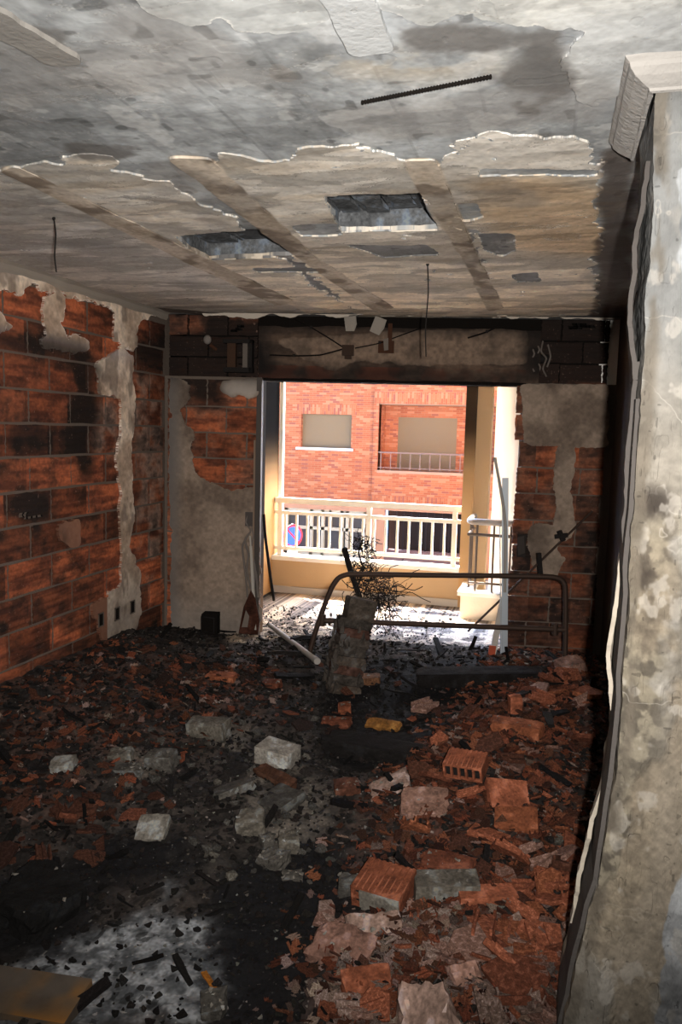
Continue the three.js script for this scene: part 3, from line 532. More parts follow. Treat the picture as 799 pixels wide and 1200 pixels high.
// window frame stub at the left of the opening
{
  const fm = std({ color: 0x3a332e, roughness: 0.6, metalness: 0.3 });
  const w = new THREE.Group(); w.name = 'window_1'; w.userData.kind = 'structure'; scene.add(w);
  mesh('window_frame', fbox(BACK, UO0 - 0.02, 0.05, UO0 + 0.022, 2.2, -0.05, 0.018), fm, w);
  mesh('window_frame', fbox(BACK, UO0 - 0.035, 0.05, UO0 - 0.02, 1.7, -0.01, 0.03), std({ color: 0x7b6a5c }), w);
  mesh('window_head', fbox(BACK, UO0, 2.178, UO1 + 0.05, 2.203, -0.20, -0.03), sootMat, w);
}
// balcony railing: white tubes
const white = std({ color: 0xf0ead8, roughness: 0.45 });
{
  const z = -8.11, x0 = -2.92, x1 = -0.87, parts = [];
  parts.push(['top_rail', box(x0, 0.985, z - 0.03, x1, 1.045, z + 0.03), white]);
  parts.push(['middle_rail', box(x0, 0.86, z - 0.018, x1, 0.90, z + 0.018), white]);
  parts.push(['bottom_rail', box(x0, 0.465, z - 0.018, x1, 0.505, z + 0.018), white]);
  for (const x of [-2.86, -1.86, -0.945]) parts.push(['post', box(x - 0.024, 0.405, z - 0.024, x + 0.024, 0.985, z + 0.024), white]);
  for (let k = 0; k < 16; k++) { const x = -2.86 + 0.125 * k + 0.06; if (Math.abs(x + 1.86) < 0.05 || x > -0.96) continue; parts.push(['baluster', box(x - 0.012, 0.505, z - 0.012, x + 0.012, 0.86, z + 0.012), white]); }
  thing('balcony_railing', 'long white balcony railing of square bars on the beige parapet outside the opening', 'railing', parts);
  thing('corner_post', 'tall slim white post at the left end of the white balcony railing', 'post', [['shaft', box(-2.925, 0.405, -8.26, -2.885, 2.70, -8.20), white], ['foot_plate', box(-2.93, 0.36, -8.27, -2.87, 0.405, -8.20), white]]);
  const dk = std({ color: 0x5b4c40, roughness: 0.5, metalness: 0.3 }), q = [];
  q.push(['handrail', tube([[0.28, 0.955, -7.55], [-0.60, 0.955, -7.55], [-0.70, 0.955, -7.56], [-0.74, 0.955, -7.61], [-0.74, 0.955, -7.75], [-0.74, 0.955, -8.06]], 0.032, 40, 10), std({ color: 0xa59a8e, roughness: 0.5 })]);
  q.push(['middle_rail', merge([rod(V(0.28, 0.83, -7.55), V(-0.74, 0.83, -7.55), 0.016), rod(V(-0.74, 0.83, -7.55), V(-0.74, 0.83, -8.06), 0.016)]), dk]);
  q.push(['bottom_rail', rod(V(0.28, 0.36, -7.55), V(-0.72, 0.36, -7.55), 0.012), dk]);
  for (const x of [-0.66, -0.50, -0.34, -0.18, -0.02, 0.14]) q.push(['baluster', rod(V(x, 0.275, -7.55), V(x, 0.945, -7.55), 0.011), dk]);
  for (const z2 of [-7.75, -7.92]) q.push(['baluster', rod(V(-0.74, 0.275, z2), V(-0.74, 0.945, z2), 0.011), dk]);
  thing('kerb_railing', 'short dark railing with a rounded pale handrail on the white kerb at the right', 'railing', q);
}

// ================================================================ across the street
const facadeTile = (ow, oh) => { const W = 0.26, H = 0.075; return tex(512, 512, (a, b) => { const u = a * W * 8, v = b * H * 16, row = Math.floor(v / H), x = u / W + (row % 2) * 0.5, id = Math.floor(x) % 8, fx = x - Math.floor(x), fy = v / H - row; const m = fx < 0.05 || fy < 0.16 ? 1 : 0; const t = h2(id, row, 5); let c = mix3(c8(190, 108, 70), c8(168, 88, 56), t); if (h2(id, row, 9) > 0.86) c = c8(156, 86, 66); if (h2(id, row, 19) > 0.85) c = c8(198, 122, 84); return m ? c8(172, 120, 88) : c; }, true, true); };
const facT = facadeTile(); facT.repeat.set(1 / (0.26 * 8), 1 / (0.075 * 16));
const facM = std({ map: facT }), facS = std({ map: (() => { const t = facT.clone(); t.rotation = Math.PI / 2; t.repeat.set(1 / (0.075 * 16), 1 / (0.26 * 8)); t.repeat.set(1 / (0.26 * 8), 1 / (0.075 * 16)); t.needsUpdate = true; return t; })() });
{
  const Z = -28, b = (x0, y0, x1, y1, z0, z1) => box(x0, y0, z0, x1, y1, z1), parts = [];
  const beigeSh = std({ color: 0x876a46, roughness: 0.7 }), glassDark = std({ color: 0x4a4038, roughness: 0.7 }), pale = std({ color: 0xcdb998 }), dark = std({ color: 0x2a2422 }), plum = std({ color: 0x7a5f58 });
  // brick walls round the openings
  const wl = []; const W = (x0, y0, x1, y1, z = Z) => wl.push(b(x0, y0, x1, y1, z - 0.3, z));
  W(-22, -0.88, -9.137, 1.10); W(-22, 1.10, -9.137, 2.36); W(-22, 2.36, -6.33, 9); W(-9.137, -0.88, -7.187, 1.10); W(-7.187, -0.88, -6.33, 2.36);
  W(-22, 9, 8, 9.4, Z);
  const wr = []; const Wr = (x0, y0, x1, y1, z = Z + 0.12) => wr.push(b(x0, y0, x1, y1, z - 0.42, z));
  Wr(-6.33, -0.88, -6.15, 9); Wr(-6.15, -0.88, 8, 0.36); Wr(-6.15, 2.79, 8, 9); Wr(-1.9, 0.36, 8, 2.79);
  parts.push(['brick_wall', merge(wl), facM], ['brick_wall', merge(wr), facM]);
  parts.push(['loggia_back', merge([b(-6.15, 0.36, -5.66, 2.79, Z - 1.35, Z - 1.1), b(-5.66, 2.33, -3.45, 2.79, Z - 1.35, Z - 1.1), b(-3.45, 0.36, -1.9, 2.79, Z - 1.35, Z - 1.1), b(-6.33, 0.36, -6.15, 2.79, Z - 1.35, Z), b(-1.9, 0.36, -1.7, 2.79, Z - 1.35, Z)]), facM]);
  parts.push(['loggia_floor', b(-6.15, 0.28, -1.9, 0.38, Z - 1.35, Z + 0.16), std({ color: 0xb58a6c })], ['loggia_ceiling', b(-6.15, 2.76, -1.9, 2.80, Z - 1.35, Z), std({ color: 0xb58a6c })]);
  parts.push(['brick_lintel', b(-9.3, 2.36, -7.0, 2.72, Z - 0.1, Z + 0.012), facS], ['brick_band', merge([b(-6.33, 2.79, 8, 3.2, Z, Z + 0.132), b(-6.33, -0.9, 8, -0.55, Z, Z + 0.132)]), facS]);
  parts.push(['window_sill', b(-9.3, 1.03, -7.1, 1.12, Z - 0.25, Z + 0.08), cream]);
  const slats = (x0, y0, x1, y1, z) => { const g = [], n = Math.round((y1 - y0) / 0.055); for (let k = 0; k < n; k++) { const y = mix(y0, y1, k / n); g.push(b(x0, y, x1, y + (y1 - y0) / n - 0.008, z - 0.02, z)); } g.push(b(x0, y0, x1, y1, z - 0.05, z - 0.02)); return merge(g); };
  parts.push(['roller_shutter', slats(-9.137, 1.12, -7.187, 2.36, Z - 0.2), beigeSh, 'lowered beige roller shutter of the window'], ['roller_shutter', slats(-5.66, 0.38, -3.45, 2.33, Z - 1.12), beigeSh, 'lowered beige roller shutter of the balcony door']);
  // loggia railing
  const rr = [b(-6.15, 1.0, -1.9, 1.05, Z + 0.02, Z + 0.08), b(-6.15, 0.46, -1.9, 0.49, Z + 0.03, Z + 0.07)]; for (let x = -6.05; x < -1.95; x += 0.36) rr.push(b(x, 0.40, x + 0.03, 1.0, Z + 0.03, Z + 0.06));
  parts.push(['loggia_railing', merge(rr), std({ color: 0x84604c, roughness: 0.5 })]);
  // ground floor
  parts.push(['ground_floor_wall', merge([b(-22, -3.4, -9.75, -0.88, Z - 0.3, Z - 0.05), b(-6.55, -3.4, -5.85, -1.2, Z - 0.3, Z - 0.05), b(-2.4, -3.4, 8, -0.88, Z - 0.3, Z - 0.05), b(-9.75, -1.2, -5.85, -0.88, Z - 0.3, Z - 0.05), b(-5.85, -1.1, -2.4, -0.88, Z - 0.3, Z - 0.05)]), std({ color: 0xc08a68 })]);
  const door = [], fr = (x0, y0, x1, y1) => door.push(b(x0, y0, x1, y1, Z - 0.25, Z - 0.12));
  fr(-9.75, -1.30, -6.55, -1.2); fr(-9.75, -1.98, -6.55, -1.86); for (const x of [-9.75, -8.75, -8.3, -7.55, -7.35, -6.65]) fr(x, -3.4, x + 0.12, -1.2); fr(-9.75, -3.2, -6.55, -2.85); fr(-8.0, -1.9, -7.9, -1.2);
  parts.push(['shop_front_frame', merge(door), pale], ['shop_front_glass', b(-9.75, -3.3, -6.55, -1.2, Z - 0.3, Z - 0.26), glassDark]);
  parts.push(['garage_recess', b(-5.85, -3.4, -2.4, -1.1, Z - 0.9, Z - 0.8), dark], ['garage_base', b(-5.85, -3.4, -2.4, -2.55, Z - 0.3, Z - 0.1), plum]);
  for (let x = -5.75; x < -2.5; x += 0.28) parts.push(['garage_bar', b(x, -2.55, x + 0.05, -1.1, Z - 0.22, Z - 0.17), dark]);
  thing('brick_apartment_building', 'red brick apartment building across the street with lowered beige shutters and a shop front', 'building', parts);
  const yel = std({ color: 0xd9ae68 }), q = [['facade', merge([box(-0.62, -3.4, -22.3, 4, 9, -22)]), yel], ['window_shutter', box(-0.45, 1.6, -22, 0.6, 3.2, -21.93), std({ color: 0x8b8078 })], ['cornice', box(-0.62, 0.9, -22, 4, 1.15, -21.85), cream]];
  thing('yellow_building', 'yellow rendered building glimpsed beyond the white side wall at the right', 'building', q);
  struct('street', box(-30, -3.7, -30, 12, -3.4, -8.4), std({ color: 0x8c8882, bumpMap: bump1, bumpScale: 0.004 }));
  // no-parking sign: blue disc, red ring and stroke, on a pole
  const c = onZ(343, 628, -21), ry = 0.9, mk = (g) => boxUV(g.rotateY(ry).translate(c.x, c.y, c.z)), signBlue = std({ color: 0x2d55c8, roughness: 0.4 }), signRed = std({ color: 0xc8202a, roughness: 0.4 });
  thing('parking_sign', 'round blue and red no parking sign on a pole across the street', 'sign', [
    ['disc', mk(new THREE.CylinderGeometry(0.33, 0.33, 0.012, 40).rotateX(Math.PI / 2)), signBlue],
    ['red_ring', mk(new THREE.TorusGeometry(0.30, 0.035, 8, 40).scale(1, 1, 0.4).translate(0, 0, 0.008)), signRed],
    ['red_stroke', mk(new THREE.BoxGeometry(0.58, 0.05, 0.012).rotateZ(-Math.PI / 4).translate(0, 0, 0.009)), signRed],
    ['time_plate', mk(new THREE.BoxGeometry(0.34, 0.22, 0.012).translate(0, -0.48, 0)), cream],
    ['pole', rod(V(c.x - 0.03, -3.4, c.z - 0.03), V(c.x - 0.03, c.y + 0.35, c.z - 0.03), 0.03), std({ color: 0x9a9a98, metalness: 0.5, roughness: 0.5 })]]);
}
// ================================================================ the layer of ash and rubble on the floor
const FR = [-3.1, 1.0, 0.7, 7.0];                 // u = x, v = -z on the floor
const aRedR = area(FLOOR, ['350,1115 430,1000 440,930 500,860 560,800 620,770 700,790 690,1230 370,1230'], 0.15), aRedL = area(FLOOR, ['-60,820 0,805 130,772 320,780 330,830 250,850 200,880 60,960 -60,985'], 0.15);
const aAsh = area(FLOOR, ['-40,1110 20,1085 110,1050 250,1040 295,1100 280,1170 130,1140 120,1200 60,1230 -40,1230', '200,1000 260,1010 250,1050 200,1050', '270,1110 340,1120 340,1215 250,1215'], 0.14), aBlack = area(FLOOR, ['250,1000 400,950 420,1060 370,1100 350,1200 270,1230 250,1130', '-40,1000 100,1010 110,1090 -40,1110', '380,780 600,780 590,840 520,890 380,890', '100,960 240,960 220,1010 80,1010'], 0.14);
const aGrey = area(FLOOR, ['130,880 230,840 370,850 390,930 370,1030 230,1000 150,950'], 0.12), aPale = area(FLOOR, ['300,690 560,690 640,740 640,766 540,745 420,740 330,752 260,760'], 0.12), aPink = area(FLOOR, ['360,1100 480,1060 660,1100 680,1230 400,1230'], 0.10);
const aHeap = area(FLOOR, ['500,880 560,830 680,830 690,960 560,960 480,940'], 0.25), aMid = area(FLOOR, ['370,740 690,745 690,800 560,800 380,800'], 0.2);
const fl = (x, z) => {                             // height of the rubble
  let h = 0.045 + 0.02 * fbm(x * 1.5, z * 1.5, 3, 501);
  h += 0.16 * Math.exp(-Math.pow((x + 3.05) / 0.45, 2)) * sstep(-3.0, -3.8, z) * sstep(-6.1, -5.0, z) + 0.10 * sstep(-4.6, -5.3, z) * sstep(-6.35, -5.7, z) * (0.5 + 0.5 * sstep(-2.6, -1.5, x)) + 0.05 * sstep(-1.0, 0.2, x) * sstep(-1.8, -3, z);
  h += 0.13 * aHeap.get(x, -z) + 0.05 * aRedL.get(x, -z) - 0.03 * aBlack.get(x, -z) - 0.02 * aAsh.get(x, -z);
  if (z < -6.2) h *= 0.25;
  return h * sstep(-8.05, -7.0, z);
};
const fine = (x, z) => { const k = 1 - 0.7 * aAsh.get(x, -z) - 0.3 * aBlack.get(x, -z), b = sstep(-7.6, -6.3, z); return b * k * (0.042 * (fbm(x * 7, z * 7, 4, 511) - 0.5) + 0.034 * (fbm(x * 24, z * 24, 3, 521) - 0.5)); };
const H = (x, z) => Math.max(0.004, fl(x, z) + fine(x, z));
function ground(px, py) { let y = 0.1, p; for (let k = 0; k < 8; k++) { p = onY(px, py, y); y = fl(p.x, p.z); } p.y = y; return p; }
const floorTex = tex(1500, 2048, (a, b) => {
  const u = mix(FR[0], FR[2], a), v = mix(FR[1], FR[3], b), big = fbm(u * 3, v * 3, 4, 531), med = fbm(u * 14, v * 14, 4, 533), fi = vn(u * 80, v * 80, 535), cell = h2(Math.floor(u * 45 + 3 * med), Math.floor(v * 45 + 3 * med), 7);
  let c = mix3(c8(34, 31, 30), c8(60, 55, 52), sstep(0.35, 0.65, med));
  const red = clamp(1.1 * aRedR.get(u, v) + 0.55 * aRedL.get(u, v));
  c = mix3(c, mix3(c8(112, 60, 46), c8(84, 54, 46), cell), red * sstep(0.44, 0.60, med + 0.12 * (cell - 0.5)) * 0.5);
  c = mix3(c, mix3(c8(150, 112, 100), c8(120, 106, 100), cell), 0.8 * clamp(aPink.get(u, v)) * sstep(0.42, 0.6, fbm(u * 9, v * 9, 4, 541)));
  c = mix3(c, c8(112, 106, 98), 0.7 * aGrey.get(u, v) * sstep(0.4, 0.6, big));
  const ash = aAsh.get(u, v) + 1.1 * (fbm(u * 6, v * 6, 4, 545) - 0.5); c = mix3(c, mix3(c8(150, 155, 160), c8(84, 88, 92), sstep(0.35, 0.65, fbm(u * 22, v * 22, 4, 547))), 0.85 * sstep(0.4, 0.75, ash));
  const bl = aBlack.get(u, v) + 0.5 * (med - 0.5); c = mix3(c, c8(17, 17, 19), 0.9 * sstep(0.3, 0.7, bl));
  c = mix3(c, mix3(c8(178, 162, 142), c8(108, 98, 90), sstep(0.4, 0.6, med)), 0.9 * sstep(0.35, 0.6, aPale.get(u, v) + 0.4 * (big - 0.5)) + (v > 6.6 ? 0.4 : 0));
  if (fi > 0.93) c = mix3(c, c8(170, 166, 162), 0.6 * (1 - 0.6 * aBlack.get(u, v))); if (cell > 0.9 && med > 0.5) c = sc3(c, 0.6);
  return sc3(c, 0.8 + 0.35 * vn(u * 120, v * 120, 551));
});
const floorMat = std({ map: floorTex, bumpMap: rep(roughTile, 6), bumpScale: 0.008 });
{
  const step = 0.019, nx = Math.round(3.8 / step), nz = Math.round(6.0 / step), pos = [], uv = [], idx = [];
  const x0 = -3.05, z0 = -1.0; 
  const NZ = Math.round(7.0 / step);
  for (let j = 0; j <= NZ; j++) for (let i = 0; i <= nx; i++) { const x = x0 + 3.5 * i / nx, z = z0 - 7.0 * j / NZ; pos.push(x, H(x, z), z); uv.push((x - FR[0]) / (FR[2] - FR[0]), (-z - FR[1]) / (FR[3] - FR[1])); }
  for (let j = 0; j < NZ; j++) for (let i = 0; i < nx; i++) { const a = j * (nx + 1) + i, b = a + nx + 1; idx.push(a, a + 1, b + 1, a, b + 1, b); }
  const g = new THREE.BufferGeometry(); g.setAttribute('position', new THREE.Float32BufferAttribute(pos, 3)); g.setAttribute('uv', new THREE.Float32BufferAttribute(uv, 2)); g.setIndex(idx); g.computeVertexNormals();
  // keep it inside the room and on the balcony
  const keep = []; for (let k = 0; k < idx.length; k += 3) { const a = idx[k] * 3, x = pos[a], z = pos[a + 2], w = V(x, 0, z).sub(BACK.o), bu = w.dot(BACK.u), bn = w.dot(BACK.n); if (bn < -0.012 && (bn > -TH - 0.02 ? (bu < UO0 || bu > UO1 + 0.05) : (x > -0.8 && z < -7.5 || x < -2.93))) continue; if (z < -2.4 && x > 0.45) continue; keep.push(idx[k], idx[k + 1], idx[k + 2]); }
  g.setIndex(keep);
  const o = mesh('ash_debris', g, floorMat, scene); o.userData.kind = 'stuff'; tag(o, 'dark layer of ash and crushed rubble covering the whole floor', 'debris');
}
// ---------------------------------------------------------------- fragments
const clay = hex => std({ color: hex, map: rep(clayTile, 3), bumpMap: rep(roughTile, 4), bumpScale: 0.005 });
const redM = [0xbc7052, 0xa25f44, 0x88503b, 0xae6848, 0x6c4434].map(clay), dustM = [0xb08878, 0x9c7668, 0xb89a8c, 0x8d7468].map(clay), greyMs = [0x7d776d, 0x6c6862, 0x5c5954, 0x948e84].map(clay), charMs = [0x221f1e, 0x2e2a28, 0x191818, 0x3a3431].map(clay), paleMs = [0xbab4aa, 0x9a958c].map(clay);
function shardGeo(R) {                             // flat piece of a brick's outer shell, grooved, sometimes with rib stumps
  const n = 4 + (R() * 3 | 0), s = new THREE.Shape(), a0 = R() * 6.28, el = 0.45 + 0.5 * R(); const pts = [];
  for (let k = 0; k < n; k++) { const a = a0 + (k + 0.55 * (R() - 0.5)) / n * 6.283, r = 0.5 * (0.7 + 0.5 * R()); pts.push([Math.cos(a) * r, Math.sin(a) * r * el]); }
  pts.forEach((p, k) => k ? s.lineTo(...p) : s.moveTo(...p)); s.closePath();
  const g = new THREE.ExtrudeGeometry(s, { depth: 0.075 + 0.05 * R(), bevelEnabled: true, bevelThickness: 0.012, bevelSize: 0.012, bevelSegments: 1, steps: 1 }); g.rotateX(-Math.PI / 2);
  const gs = [g]; const m = R() < 0.5 ? 0 : 2 + (R() * 2 | 0);
  for (let k = 0; k < m; k++) { const z = (k - (m - 1) / 2) * 0.22 * el * 1.6, w = 0.55 + 0.2 * R(), b = new THREE.BoxGeometry(w, 0.07 + 0.12 * R(), 0.05); b.translate((R() - 0.5) * 0.1, 0.12, z); gs.push(b); }
  return merge(gs.map(q => boxUV(q.clone ? q : q)));
}
function lumpGeo(R, n = 14, sq = 0.7) { const pts = []; for (let k = 0; k < n; k++) { const v = V(R() - 0.5, (R() - 0.5) * sq, R() - 0.5); const m = Math.max(Math.abs(v.x), Math.abs(v.y) / sq, Math.abs(v.z)) * 2; v.multiplyScalar((0.75 + 0.25 * R()) / m * (0.9 + 0.1 * R())); v.multiplyScalar(0.5 + 0.1 * R()); pts.push(v); } return boxUV(new ConvexGeometry(pts)); }
function splinterGeo(R) { const s = new Soup(), w = 0.05 + 0.05 * R(), rings = []; for (let k = 0; k <= 3; k++) { const f = k / 3, x = f - 0.5, r = w * (1 - 0.5 * Math.abs(x) + 0.3 * (R() - 0.5)), oy = 0.06 * (R() - 0.5); rings.push([[x, -r + oy, -r * 1.4], [x + 0.03 * R(), r + oy, -r], [x, r * 0.8 + oy, r * 1.3], [x + 0.04 * R(), -r + oy, r]]); } for (let k = 0; k < 3; k++) for (let m = 0; m < 4; m++) s.quad(rings[k][m], rings[k][(m + 1) % 4], rings[k + 1][(m + 1) % 4], rings[k + 1][m]); s.quad(...rings[0]).quad(...rings[3].slice().reverse()); return s.geo(); }
const FRAG = rng(1234), shards = [], lumps = [], splinters = [];
for (let k = 0; k < 36; k++) shards.push(shardGeo(FRAG)); for (let k = 0; k < 30; k++) lumps.push(lumpGeo(FRAG)); for (let k = 0; k < 14; k++) splinters.push(splinterGeo(FRAG));
const cand = {};                                   // a stock of pieces, each later copied
function drop(geo, m, name, label, cat, group, x, z, s, R, tilt = 0.45, lift = 0.25, sy = 1) {
  const o = mesh(name, geo, m, scene); o.scale.set(s, s * sy, s); o.rotation.set((R() - 0.5) * tilt * 2, R() * 6.28, (R() - 0.5) * tilt * 2); o.position.set(x, H(x, z) + s * 0.07 * lift * 4, z); tag(o, label, cat, group); return o;
}
const heroSpots = [];
const free = (x, z, r) => heroSpots.every(([a, b, c]) => Math.hypot(a - x, b - z) > c + r);
// ---- single pieces that the photograph shows well
function hollowBrick(L, W, T, cells, rows, m, at, rot, label, name = 'hollow_brick') {   // clay block with its cells open at the ends, grooved faces
  const sh = new THREE.Shape(), n = 8, e = 0.004; sh.moveTo(-W / 2, 0); sh.lineTo(W / 2, 0); sh.lineTo(W / 2, T);
  for (let k = n - 1; k >= 0; k--) { const a = -W / 2 + W * (k + 1) / n, b = -W / 2 + W * k / n; sh.lineTo(a - 0.003, T + e); sh.lineTo(b + W / n * 0.45, T + e); sh.lineTo(b + W / n * 0.35, T); sh.lineTo(b, T); } sh.closePath();
  for (let i = 0; i < cells; i++) for (let j = 0; j < rows; j++) { const cw = (W - 0.01 * (cells + 1)) / cells, ch = (T - 0.01 * (rows + 1)) / rows, x = -W / 2 + 0.01 + i * (cw + 0.01), y = 0.01 + j * (ch + 0.01), p = new THREE.Path(); p.moveTo(x, y); p.lineTo(x, y + ch); p.lineTo(x + cw, y + ch); p.lineTo(x + cw, y); p.closePath(); sh.holes.push(p); }
  const g = boxUV(new THREE.ExtrudeGeometry(sh, { depth: L, bevelEnabled: false }).translate(0, 0, -L / 2));
  const g2 = boxUV(new THREE.BoxGeometry(W - 0.012, T - 0.012, L * 0.86).translate(0, T / 2, -L * 0.05));
  const q = new THREE.Quaternion().setFromEuler(new THREE.Euler(...rot, 'YXZ')), put = k => k.applyQuaternion(q).translate(at.x, at.y, at.z);
  heroSpots.push([at.x, at.z, Math.max(L, W) * 0.5]);
  const parts = [['clay_shell', put(g), m], ['inner_core', put(g2), charMs[1]]]; if (rows === 2) parts.push(['mortar_face', put(boxUV(new THREE.BoxGeometry(W * 0.8, T * 0.9, 0.012).translate(W * 0.09, T * 0.47, L / 2 + 0.002))), greyMs[3]]); return thing(name, label, 'brick', parts);
}
function chunk(px, py, dims, m, label, name, cat, rot = 0, seed = 1, tilt = [0.1, 0.1], extra = true, rough = 0.12) {   // a broken block: chamfered, uneven
  const R = rng(seed), at = ground(px, py); at.y = H(at.x, at.z) - 0.015; const pts = [];
  for (const sx of [-1, 1]) for (const sy of [0, 1]) for (const sz of [-1, 1]) for (let k = 0; k < 3; k++) { const j = () => 1 - rough * 2 * R(); pts.push(V(sx * dims[0] / 2 * j(), sy ? dims[1] * (1 - rough * R()) : 0, sz * dims[2] / 2 * j())); }
  const q = new THREE.Quaternion().setFromEuler(new THREE.Euler(tilt[0], rot, tilt[1], 'YXZ')), put = g => g.applyQuaternion(q).translate(at.x, at.y, at.z);
  let bodyG = new ConvexGeometry(pts);
  if (rough >= 0.08) {                              // broken all over: a subdivided block with rounded arrises and a pitted surface
    const sd = d => Math.max(3, Math.min(18, Math.round(d / 0.022))); bodyG = new THREE.BoxGeometry(1, 1, 1, sd(dims[0]), sd(dims[1]), sd(dims[2])); const p = bodyG.attributes.position, o = seed * 13.7, rd = 0.35 + rough;
    const sh = [0, 1, 2, 3].map(() => 1 - rough * 1.6 * R());
    for (let i = 0; i < p.count; i++) { let x = p.getX(i) * 2, y = p.getY(i) * 2, z = p.getZ(i) * 2; const L = Math.pow(Math.pow(Math.abs(x), 6) + Math.pow(Math.abs(y), 6) + Math.pow(Math.abs(z), 6), 1 / 6), q = mix(1, 1 / Math.max(L, 1e-6) * Math.max(Math.abs(x), Math.abs(y), Math.abs(z)), rd); x *= q; y *= q; z *= q; const ends = x < 0 ? mix(sh[0], sh[1], (z + 1) / 2) : mix(sh[2], sh[3], (z + 1) / 2), nn = fbm(x * 1.6 + z * 1.1 + o, y * 1.6 - z * 0.9 + o, 3, seed) - 0.5, n2 = fbm(x * 6 + z * 4.3 + o, y * 6 - z * 5.1, 2, seed + 3) - 0.5, k = 1 + rough * 1.9 * nn + rough * 0.7 * n2; p.setXYZ(i, x * dims[0] / 2 * k * ends, (y * 0.5 * (1 + rough * 1.6 * nn + rough * 0.6 * n2) + 0.5) * dims[1], z * dims[2] / 2 * k * (0.9 + 0.1 * ends)); }
    bodyG = bodyG.toNonIndexed(); bodyG.computeVertexNormals();
  }
  const parts = [['body', boxUV(put(bodyG)), m]];
  heroSpots.push([at.x, at.z, Math.hypot(dims[0], dims[2]) * 0.4]);
  if (extra) { for (let k = 0; k < 8; k++) { const c = []; const x = (R() - 0.5) * dims[0] * 0.8, z = (R() - 0.5) * dims[2] * 0.8, r = 0.006 + 0.008 * R(); for (let e = 0; e < 8; e++) c.push(V(x + r * (R() - 0.5) * 2, dims[1] * 0.95 + r * (R() - 0.4), z + r * (R() - 0.5) * 2)); parts.push(['mortar_crumb', boxUV(put(new ConvexGeometry(c))), paleMs[1]]); } }
  return thing(name, label, cat, parts);
}
{
  const g = (x, y, dy = 0) => { const p = ground(x, y); p.y = H(p.x, p.z) + dy; return p; };
  hollowBrick(0.17, 0.195, 0.085, 4, 2, redM[1], g(451, 1050, -0.01), [0.16, -0.2, 0.02], 'upright-grooved broken hollow brick in front, the squarest block among the red rubble');
  hollowBrick(0.13, 0.185, 0.075, 5, 1, redM[0], g(546, 912, 0.03), [0.25, -0.15, 0.05], 'orange hollow brick with a row of open cells at the top of the red heap');
  chunk(593, 935, [0.19, 0.05, 0.16], redM[0], 'smooth orange tile fragment lying upper of two on the red heap', 'tile_fragment', 'tile', 0.25, 3, [0.5, -0.1], false, 0.06);
  chunk(605, 966, [0.19, 0.06, 0.12], redM[3], 'smooth orange tile fragment lying lower of two on the red heap', 'tile_fragment', 'tile', 0.1, 4, [0.35, 0.1], false, 0.06);
  chunk(605, 860, [0.30, 0.07, 0.10], redM[3], 'long dull red brick slab at the far top of the red heap', 'brick_slab', 'brick', -0.1, 5, [0.1, 0]);
  chunk(604, 838, [0.08, 0.13, 0.05], redM[0], 'small red brick piece standing on the far brick slab', 'brick_piece', 'brick', 0.3, 6, [0.1, 0.1], false);
  chunk(497, 945, [0.27, 0.07, 0.17], dustM[0], 'large dusty pink brick slab left of the orange tiles', 'brick_slab', 'brick', 0.15, 7, [0.35, 0.08], true, 0.2);
  chunk(458, 925, [0.24, 0.045, 0.13], dustM[2], 'dusty flat slab tilted up at the left of the red heap', 'brick_slab', 'brick', 0.5, 8, [0.1, 0.35], true, 0.2);
  chunk(523, 1046, [0.25, 0.08, 0.11], greyMs[0], 'long grey mortar-faced block beside the grooved brick', 'mortar_block', 'block', 0.28, 9, [0.05, 0.03], true, 0.05);
  chunk(570, 1054, [0.22, 0.055, 0.08], redM[0], 'long orange brick strip in front of the grey mortar block', 'brick_strip', 'brick', 0.35, 10, [0.1, 0.02], false, 0.06);
  chunk(525, 1018, [0.22, 0.05, 0.10], redM[2], 'dark red brick slab behind the grey mortar block', 'brick_slab', 'brick', -0.1, 11, [0.2, 0]);
  chunk(325, 893, [0.205, 0.115, 0.14], paleMs[0], 'pale squared concrete block, the brightest block in the middle of the floor', 'concrete_block', 'block', -0.2, 12, [0.1, -0.06], true, 0.05);
  chunk(245, 861, [0.25, 0.10, 0.12], greyMs[0], 'grey brown block with a pale end in the left rubble', 'mortar_block', 'block', 0.05, 13, [0.1, 0.05]);
  chunk(181, 972, [0.15, 0.05, 0.13], paleMs[1], 'pale grey slab with a notched top, alone on the dark ash', 'plaster_slab', 'slab', 0.2, 14, [0.5, 0.1], false, 0.1);
  chunk(77, 898, [0.13, 0.06, 0.10], paleMs[1], 'small pale grey slab among red shards near the left wall', 'plaster_slab', 'slab', 0.3, 15, [0.2, 0.1], false);
  chunk(190, 900, [0.16, 0.09, 0.10], greyMs[1], 'grey block at the right of a line of grey lumps', 'mortar_block', 'block', 0.1, 16, [0.1, 0.1]);
  chunk(143, 886, [0.14, 0.06, 0.09], greyMs[0], 'rounded grey lump at the left of the line of grey lumps', 'mortar_lump', 'lump', 0.4, 17, [0.1, 0.1], true, 0.22);
  chunk(152, 904, [0.20, 0.05, 0.08], greyMs[1], 'low flat grey lump in front of the line of grey lumps', 'mortar_lump', 'lump', 0.1, 18, [0.15, 0.1], true, 0.24);
  chunk(340, 992, [0.10, 0.085, 0.08], greyMs[0], 'squarish beige mortar lump, right of the cluster on the black ash', 'mortar_lump', 'lump', 0.3, 19, [0.15, 0.1], true, 0.24);
  chunk(322, 1010, [0.13, 0.06, 0.09], greyMs[1], 'flat pointed grey lump, lowest of the cluster on the black ash', 'mortar_lump', 'lump', -0.2, 20, [0.15, 0.1], true, 0.24);
  chunk(313, 990, [0.07, 0.07, 0.06], greyMs[1], 'small grey lump at the left of the cluster on the black ash', 'mortar_lump', 'lump', 0.7, 21, [0.15, 0.1], true, 0.24);
